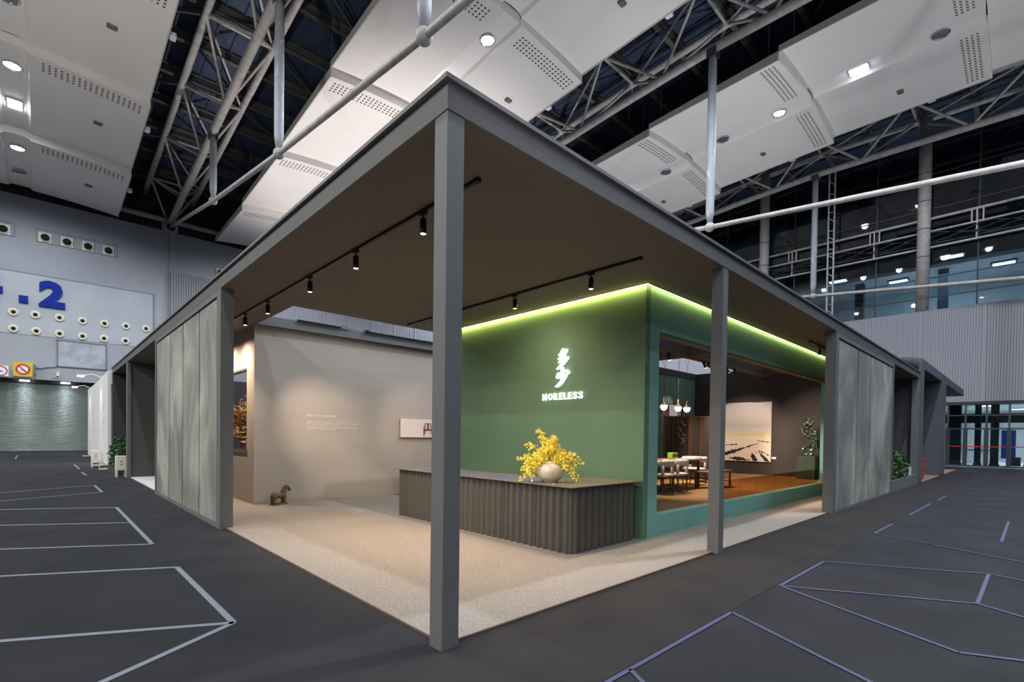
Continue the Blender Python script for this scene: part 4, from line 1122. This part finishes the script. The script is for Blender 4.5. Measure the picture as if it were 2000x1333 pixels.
obj('drum', MB().lathe([(.17, 0), (.18, .02), (.17, .2), (.18, .4), (.17, .44)], (10.6, 4.55, ZF), 24), 'green_stool', t, True); obj('seat_rim', MB().lathe([(.18, .44), (.185, .46), (.1, .465)], (10.6, 4.55, ZF), 24), 'walnut', t)
# folding screen
hp = [(12.372, 5.0), (12.97, 5.0), (12.91, 4.40), (13.50, 4.33), (13.42, 3.74)]
fsn = thing('folding_screen', 'four-leaf dark woven folding screen with brown wooden frame', 'folding screen', (12.9, 4.5, ZF))
for i in range(4):
    a, c = Vector(hp[i]), Vector(hp[i + 1]); d = (c - a).normalized(); a2, c2 = a + d * .03, c - d * .03
    b = MB(); z1 = 2.33
    for q in (a2, c2): b.beam((q.x, q.y, ZF), (q.x, q.y, z1), .05, .035, (d.x, d.y, 0))
    for z in (ZF + .1, z1 - .025): b.beam((a2.x, a2.y, z), (c2.x, c2.y, z), .03, .05)
    lf = obj('leaf_frame', b, 'walnut', fsn)
    obj('woven_panel', MB().beam((a2.x, a2.y, (ZF + z1) / 2), (c2.x, c2.y, (ZF + z1) / 2), .008, z1 - ZF - .1), 'screen_weave', lf)
rw = random.Random(8)
for i, (n_, m_) in enumerate(((22, 'screen_mark'), (26, 'paper'))):
    a, c = Vector(hp[i]), Vector(hp[i + 1]); d = (c - a).normalized(); nrm = Vector((d.y, -d.x))
    if nrm.dot(Vector((-.68, -.73))) < 0: nrm = -nrm
    b = MB()
    for k in range(n_):
        u = rw.uniform(.14, .4); z = 2.22 - .03 * k - rw.uniform(0, .02); q = a + d * u + nrm * .007; L_ = rw.uniform(.02, .06)
        e = q + d * L_
        b.beam((q.x, q.y, z), (e.x, e.y, z + rw.uniform(-.03, .04)), .003, .011)
    obj('pale_slashes', b, m_, fsn, kind='stuff')
# painting on the right wall of the showroom
def canvas_mat():
    m = bpy.data.materials.new('painted_canvas'); m.use_nodes = True; MATS['painted_canvas'] = m
    nt = m.node_tree; L = nt.links; bs = nt.nodes['Principled BSDF']; bs.inputs['Roughness'].default_value = .7
    tc = nt.nodes.new('ShaderNodeTexCoord'); sp = nt.nodes.new('ShaderNodeSeparateXYZ'); L.new(tc.outputs['Object'], sp.inputs[0])
    n = nt.nodes.new('ShaderNodeTexNoise'); n.inputs['Scale'].default_value = 2.2; n.inputs['Detail'].default_value = 8
    mp = nt.nodes.new('ShaderNodeMapping'); mp.inputs['Scale'].default_value = (1, 1, 5); L.new(tc.outputs['Object'], mp.inputs[0]); L.new(mp.outputs[0], n.inputs['Vector'])
    ma = nt.nodes.new('ShaderNodeMath'); ma.operation = 'MULTIPLY_ADD'; ma.inputs[1].default_value = .35; L.new(n.outputs[0], ma.inputs[0]); L.new(sp.outputs['Z'], ma.inputs[2])
    dv = nt.nodes.new('ShaderNodeMath'); dv.operation = 'MULTIPLY'; dv.inputs[1].default_value = 1 / 2.5; L.new(ma.outputs[0], dv.inputs[0])
    rp = nt.nodes.new('ShaderNodeValToRGB'); L.new(dv.outputs[0], rp.inputs[0]); e = rp.color_ramp.elements
    cols = [(0, (216, 198, 186)), (.36, (214, 198, 182)), (.44, (206, 196, 176)), (.475, (198, 186, 118)), (.51, (190, 182, 166)), (.6, (170, 166, 166)), (.75, (182, 176, 176)), (.95, (176, 172, 176)), (.975, (90, 90, 108)), (1, (60, 62, 78))]
    e[0].position = 0; e[0].color = srgb(cols[0][1]) + (1,); e[1].position = 1; e[1].color = srgb(cols[-1][1]) + (1,)
    for p_, c_ in cols[1:-1]: q = e.new(p_); q.color = srgb(c_) + (1,)
    L.new(rp.outputs[0], bs.inputs['Base Color'])
canvas_mat()
M('ink_stroke', (30, 29, 32), .6, var=.4, vscale=20)
pt = thing('abstract_painting', 'large pale canvas with black diagonal strokes on the dark wall', 'painting', (GXE, 4.4, .78))
PY0, PY1, PZ0, PZ1 = 3.54, 5.30, .78, 3.0
obj('canvas', MB().box(GXE - .05, PY0, PZ0, GXE, PY1, PZ1), 'painted_canvas', pt)
def pp(u, v, d):     # u 0..1 from left edge seen, v 0..1 from bottom
    return (GXE - .051 - d, 5.22 - u * (5.22 - PY0), PZ0 + v * (PZ1 - PZ0))
strokes = [[(0, .08), (.0, .13), (.2, .19), (.45, .24), (.62, .285), (.75, .30), (.55, .25), (.38, .19), (.2, .125)],
           [(.0, .265), (.15, .28), (.3, .285), (.28, .275), (.1, .262)], [(.7, .345), (.85, .345), (1, .33), (1, .32), (.85, .335)],
           [(.6, .15), (.66, .1), (.75, .01), (.64, .01), (.6, .08)], [(.73, .19), (.82, .13), (.97, .03), (.97, 0), (.88, .01), (.8, .09)],
           [(.75, .195), (.98, .11), (.98, .095), (.8, .165)], [(.1, .05), (.25, .07), (.4, .065), (.5, .03), (.6, .01), (.3, .01), (.18, .035)], [(.68, .15), (.72, .155), (.71, .14)]]
rs_ = random.Random(31)
def rough(poly):
    out = []
    for (a, c), (d, e) in zip(poly, poly[1:] + poly[:1]):
        n = max(2, int(math.hypot(d - a, e - c) / .02))
        for i in range(n):
            k = i / n; out.append((a + (d - a) * k + rs_.gauss(0, .006), max(.003, c + (e - c) * k + rs_.gauss(0, .006))))
    return [(min(.995, max(.002, a)), c) for a, c in out]
strokes = [rough(q) for q in strokes]
for k in range(40):
    a = rs_.uniform(0, .97); c = rs_.uniform(.02, .36); L_ = rs_.uniform(.004, .02)
    strokes.append([(a, c), (a + L_, c + .003), (a + L_, c + .006), (a, c + .004)])
for s_ in strokes[:8]: obj('brush_stroke', MB().prism(s_, pp, .003), 'ink_stroke', pt)
t = thing('wall_label', 'small white caption card right of the painting', 'label', (GXE, 3.44, .93))
obj('card', MB().box(GXE - .006, 3.38, .9, GXE, 3.52, .97), 'paper', t); obj('caption', MB().box(GXE - .007, 3.41, .93, GXE - .006, 3.49, .935), 'sign_dark', t)
b = MB()
for s_ in strokes[8:]: b.prism(s_, pp, .002)
obj('ink_flecks', b, 'ink_stroke', pt, kind='stuff')
# pedestal and scholar's rock
pd = thing('marble_pedestal', 'dark green marble block carrying the rock sculpture', 'pedestal', (16.8, 2.15, ZF))
obj('block', MB().bbox(16.5, 1.89, ZF, 17.1, 2.42, 1.06, .008), 'green_marble', pd); obj('plinth_gap', MB().box(16.53, 1.92, ZF, 17.07, 2.39, ZF + .02), 'black_hole', pd)
rk = thing('rock_sculpture', 'pierced glossy dark scholar rock on the green pedestal', 'sculpture', (16.8, 2.15, 1.06))
rr = random.Random(21); b = MB()
side_ = Vector((0, -1, 0)); up_ = Vector((0, 0, 1))
def blob(s, z, r, d=0): b.ball((16.8 + d, 2.17 - s, 1.06 + z), r, 10, 7)
path = [(-.03, .03, .12), (.02, .08, .11), (-.12, .1, .08), (.1, .1, .08), (-.15, .22, .075), (-.12, .33, .075), (.02, .22, .06), (.12, .22, .08), (.15, .35, .075), (.0, .36, .07), (.08, .45, .09), (.17, .5, .09), (.19, .6, .08), (.1, .6, .085), (.02, .66, .08), (-.08, .72, .075), (-.17, .8, .07), (-.19, .9, .07), (-.1, .98, .07), (.0, 1.0, .06), (.08, .92, .05), (.15, .88, .06), (.21, .82, .06), (.2, .74, .055), (.1, .74, .06), (-.03, .82, .045), (-.12, 1.08, .07), (-.02, 1.13, .08), (.06, 1.06, .07), (.1, 1.15, .06), (-.1, 1.2, .06), (.02, 1.24, .06), (-.02, .92, .04)]
for s_, z_, r_ in path:
    blob(s_, z_, r_, rr.uniform(-.04, .04))
    for _ in range(8): blob(s_ + rr.uniform(-1, 1) * r_ * .9, max(.02, z_ + rr.uniform(-1, 1) * r_ * .9), r_ * rr.uniform(.24, .46), rr.uniform(-1, 1) * r_ * .9)
o = obj('rock', b, 'bronze_rock', rk, True)
md = o.modifiers.new('remesh', 'REMESH'); md.mode = 'VOXEL'; md.voxel_size = .012; md.use_smooth_shade = True
md2 = o.modifiers.new('smooth', 'SMOOTH'); md2.iterations = 1
# amber glass balustrade behind the sill
ag = thing('amber_glass_screen', 'low row of amber glass sheets along the showroom window', 'glass barrier', (5.2, 1.4, ZF))
xs_ = [8.05, 9.02, 10.0, 11.2, 12.42, 13.6, 14.84]
for a, c in zip(xs_, xs_[1:]): obj('pane', MB().box(a + .006, 1.37, ZF, c - .006, 1.38, .75), 'amber_glass', ag)

# ---------------------------------------------------------------- right end: recess, planter, portal
b = MB(); b.box(17.65, 1.3, 0, 22.3, 1.42, H)
wr = struct('wall_right_recess', b, 'recess_dark')
b = MB()
for x in (18.8, 20.9): b.box(x, 1.26, 0, x + .08, 1.3, H)
b.box(17.65, 1.26, 2.6, 18.8, 1.3, 2.66); obj('door_frame', b, 'recess_wall', wr)
struct('wall_recess_post', MB().box(21.4, .85, 0, 22.2, 1.3, H), 'recess_dark')
pl = thing('planter_box', 'long grey planter box at the end of the right screen', 'planter', (19.7, .3, 0))
b = MB(); b.box(17.3, .02, 0, 22.05, .08, .36); b.box(17.3, .72, 0, 22.05, .78, .36); b.box(17.3, .08, 0, 17.36, .72, .36); b.box(21.99, .08, 0, 22.05, .72, .36); obj('trough', b, 'planter_grey', pl)
obj('soil', MB().box(17.36, .08, 0, 21.99, .72, .3), 'soil', pl)
def shrub(label, c, rx, ry, h, n, z0, seed):
    r_ = random.Random(seed); t = thing('leafy_shrub', label, 'shrub', (c[0], c[1], z0))
    b = MB()
    for _ in range(9):
        a = r_.uniform(0, 2 * PI); e = (c[0] + rx * .7 * math.cos(a), c[1] + ry * .7 * math.sin(a), z0 + h * r_.uniform(.5, .9)); b.tube([(c[0] + rx * .3 * math.cos(a), c[1], z0), e], [.015, .006], 5)
    obj('stems', b, 'bark', t)
    def f():
        while True:
            p = (r_.uniform(-1, 1), r_.uniform(-1, 1), r_.uniform(0, 1))
            q = abs(p[0]) ** 4 + p[1] ** 2 * .8 + p[2] ** 3
            if .25 < q < 1 + .15 * math.sin(7 * p[0] + seed): return (c[0] + p[0] * rx, c[1] + p[1] * ry, z0 + .05 + p[2] * h)
    obj('foliage', leaf_cloud(n, f, .13, r_), 'leaf_green', t, kind='stuff'); return t
shrub('dense green shrub in the planter beside the right screen', (19.3, .4), 1.7, .34, .95, 1500, .3, 2)
t = thing('white_card', 'small white card among the planter leaves', 'card', (21.5, .1, .3)); obj('card', MB().bbox(21.3, .1, .36, 21.6, .14, .66, .01), 'white_box', t); obj('stake', MB().box(21.43, .11, .25, 21.47, .13, .38), 'black_metal', t)

pg = thing('portal_frame', 'dark grey portal structure beyond the pavilion with projecting roof', 'portal', (23, 0, 0))
b = MB(); b.box(22.42, -.02, 4.42, 39.4, .25, 4.78); obj('front_beam', b, 'portal_grey', pg)
b = MB(); b.box(22.42, .25, 4.42, 39.4, 3.6, 4.5); obj('roof_slab', b, 'portal_grey', pg)
obj('column', MB().box(22.42, -.02, 0, 23.2, .25, 4.42), 'portal_grey', pg); obj('column', MB().box(28.6, -.02, 0, 30.4, .25, 4.42), 'portal_grey', pg)
obj('return_wall', MB().box(28.6, .25, 0, 28.9, 3.6, 4.42), 'portal_grey', pg); obj('return_wall', MB().box(22.42, .25, 0, 22.6, 3.6, 4.42), 'portal_grey', pg)
obj('back_wall', MB().box(22.42, 3.6, 0, 30.5, 3.75, 4.42), 'recess_dark', pg)
obj('deck', MB().box(22.42, -.02, 0, 36, 3.6, .03), 'wood_floor', pg)
b = MB(); vs = []; fs = []
r_ = random.Random(9)
for i in range(9):
    for j in range(5):
        x = 18.2 + 4.19 * i / 8; y = .06 + 2.9 * j / 4; vs.append((x, y, 4.23 + .56 * (i / 8) ** .7 + (r_.uniform(-.05, .05) if 0 < i < 8 else 0)))
for i in range(8):
    for j in range(4): fs.append((i * 5 + j, (i + 1) * 5 + j, (i + 1) * 5 + j + 1, i * 5 + j + 1))
n = len(vs); vs += [(x, y, 4.228) for x, y, z in vs]; fs += [tuple(q + n for q in reversed(f)) for f in fs]
for i in range(8): fs.append((i * 5, n + i * 5, n + (i + 1) * 5, (i + 1) * 5))
tag(obj('tarpaulin', b.add(vs, fs), 'tarpaulin', smooth=True), 'dark tarpaulin rising from the canopy roof to the portal', 'tarpaulin')
for i in range(3):
    t = thing('red_crate', 'red plastic crate at the portal, %s of the stack' % ['bottom', 'middle', 'top'][i], 'crate', (25, .5, .03 + i * .3), group='stacked red crates at the portal')
    z = .03 + i * .3
    b = MB(); b.bbox(24.3, .1, z + .01, 24.8, .6, z + .29, .02); obj('body', b, 'red_crate', t)
    b = MB(); b.box(24.27, .07, z + .25, 24.83, .63, z + .285); obj('rim', b, 'red_crate', t)
    obj('hand_slot', MB().box(24.29, .28, z + .14, 24.31, .42, z + .17), 'sign_white', t)
lamp('portal_light', 'SPOT', (33, 1.5, 4.3), (34, .5, 0), 110, WARM, .1, 110, .6)

# ---------------------------------------------------------------- left end: shrub, banners, extinguisher boxes
pl2 = thing('dark_planter', 'low dark planter under the shrub at the far left end', 'planter', (.6, 21, 0))
obj('trough', MB().box(-.2, 19.4, 0, .5, 22.4, .25), 'recess_dark', pl2); obj('soil', MB().box(-.15, 19.45, .2, .45, 22.35, .27), 'soil', pl2)
shrub('green shrub in the dark recess at the far left end', (.12, 20.9), .34, 1.4, 1.1, 1100, .25, 4)
def banner(label, x0, x1, y0, y1, z0, z1, lz, ly):
    t = thing('banner_panel', label, 'banner', ((x0 + x1) / 2, (y0 + y1) / 2, 0), group='white banner panels beyond the pavilion')
    obj('panel', MB().bbox(x0, y0, z0, x1, y1, z1, .02), 'banner_white', t)
    b = MB()
    for y in (y0 + .2, y1 - .2): b.box(x0 - .25, y - .12, 0, x1 + .15, y + .12, .04); b.box((x0 + x1) / 2 - .04, y - .04, .04, (x0 + x1) / 2 + .04, y + .04, z0)
    obj('foot', b, 'white_box', t)
    ar = obj('lamp_arm', MB().tube([(x0 + .02, ly, z1 - .03), (x0 - .3, ly, z1 + .1), (x0 - .62, ly, z1 + .02)], .018, 6), 'white_box', t, True)
    obj('lamp_head', MB().bbox(x0 - .85, ly - .12, z1 - .04, x0 - .55, ly + .12, z1 + .03, .02), 'white_box', ar)
    obj('lens', MB().box(x0 - .83, ly - .1, z1 - .055, x0 - .6, ly + .1, z1 - .04), 'spot_lens', ar)
    b = MB()
    y = y0 + (y1 - y0) * .42
    for i in range(9):
        z = z1 - 1.3 - i * .17
        if i in (3, 6): continue
        b.box(x0 - .004, y - .25, z, x0, y + .25, z + .022); b.box(x0 - .004, y - .2, z + .06, x0, y + .2, z + .08); b.box(x0 - .004, y - .04, z - .04, x0, y + .06, z + .09)
    obj('printed_marks', b, 'banner_mark', t)
    lamp('banner_light', 'SPOT', (x0 - .7, ly, z1 - .1), (x0 + .05, ly, z1 - 2.2), 50, (1, .84, .64), .05, 80, .5)
banner('white banner panel with lamp arm, nearer of the two', -.16, -.02, 23.1, 26.5, .18, 4.08, 0, 26.0)
banner('white banner panel with lamp arm, farther one by the shutter', .0, .16, 29.0, 37.5, .12, 4.2, 0, 35.5)
for i, (x, y, l) in enumerate(((-.12, 18.7, 'nearer, by the recess wall'), (-.4, 25.2, 'farther, before the banner panel'))):
    t = thing('extinguisher_box', 'white box on legs with red marks, ' + l, 'box', (x, y, 0), group='white extinguisher boxes')
    obj('body', MB().bbox(-.15, -.15, .24, .15, .15, .74, .012), 'white_box', t, world=False)
    b = MB()
    for sx in (-1, 1):
        for sy in (-1, 1): b.box(sx * .125 - .025, sy * .125 - .025, 0, sx * .125 + .025, sy * .125 + .025, .25)
    obj('legs', b, 'white_box', t, world=False)
    b = MB()
    for k in range(2): b.box(-.04, -.153, .42 + k * .11, .04, -.149, .43 + k * .11); b.box(-.04, -.153, .455 + k * .11, .04, -.149, .465 + k * .11); b.box(-.006, -.153, .40 + k * .11, .006, -.149, .48 + k * .11)
    obj('red_marks', b, 'sign_red', t, world=False)
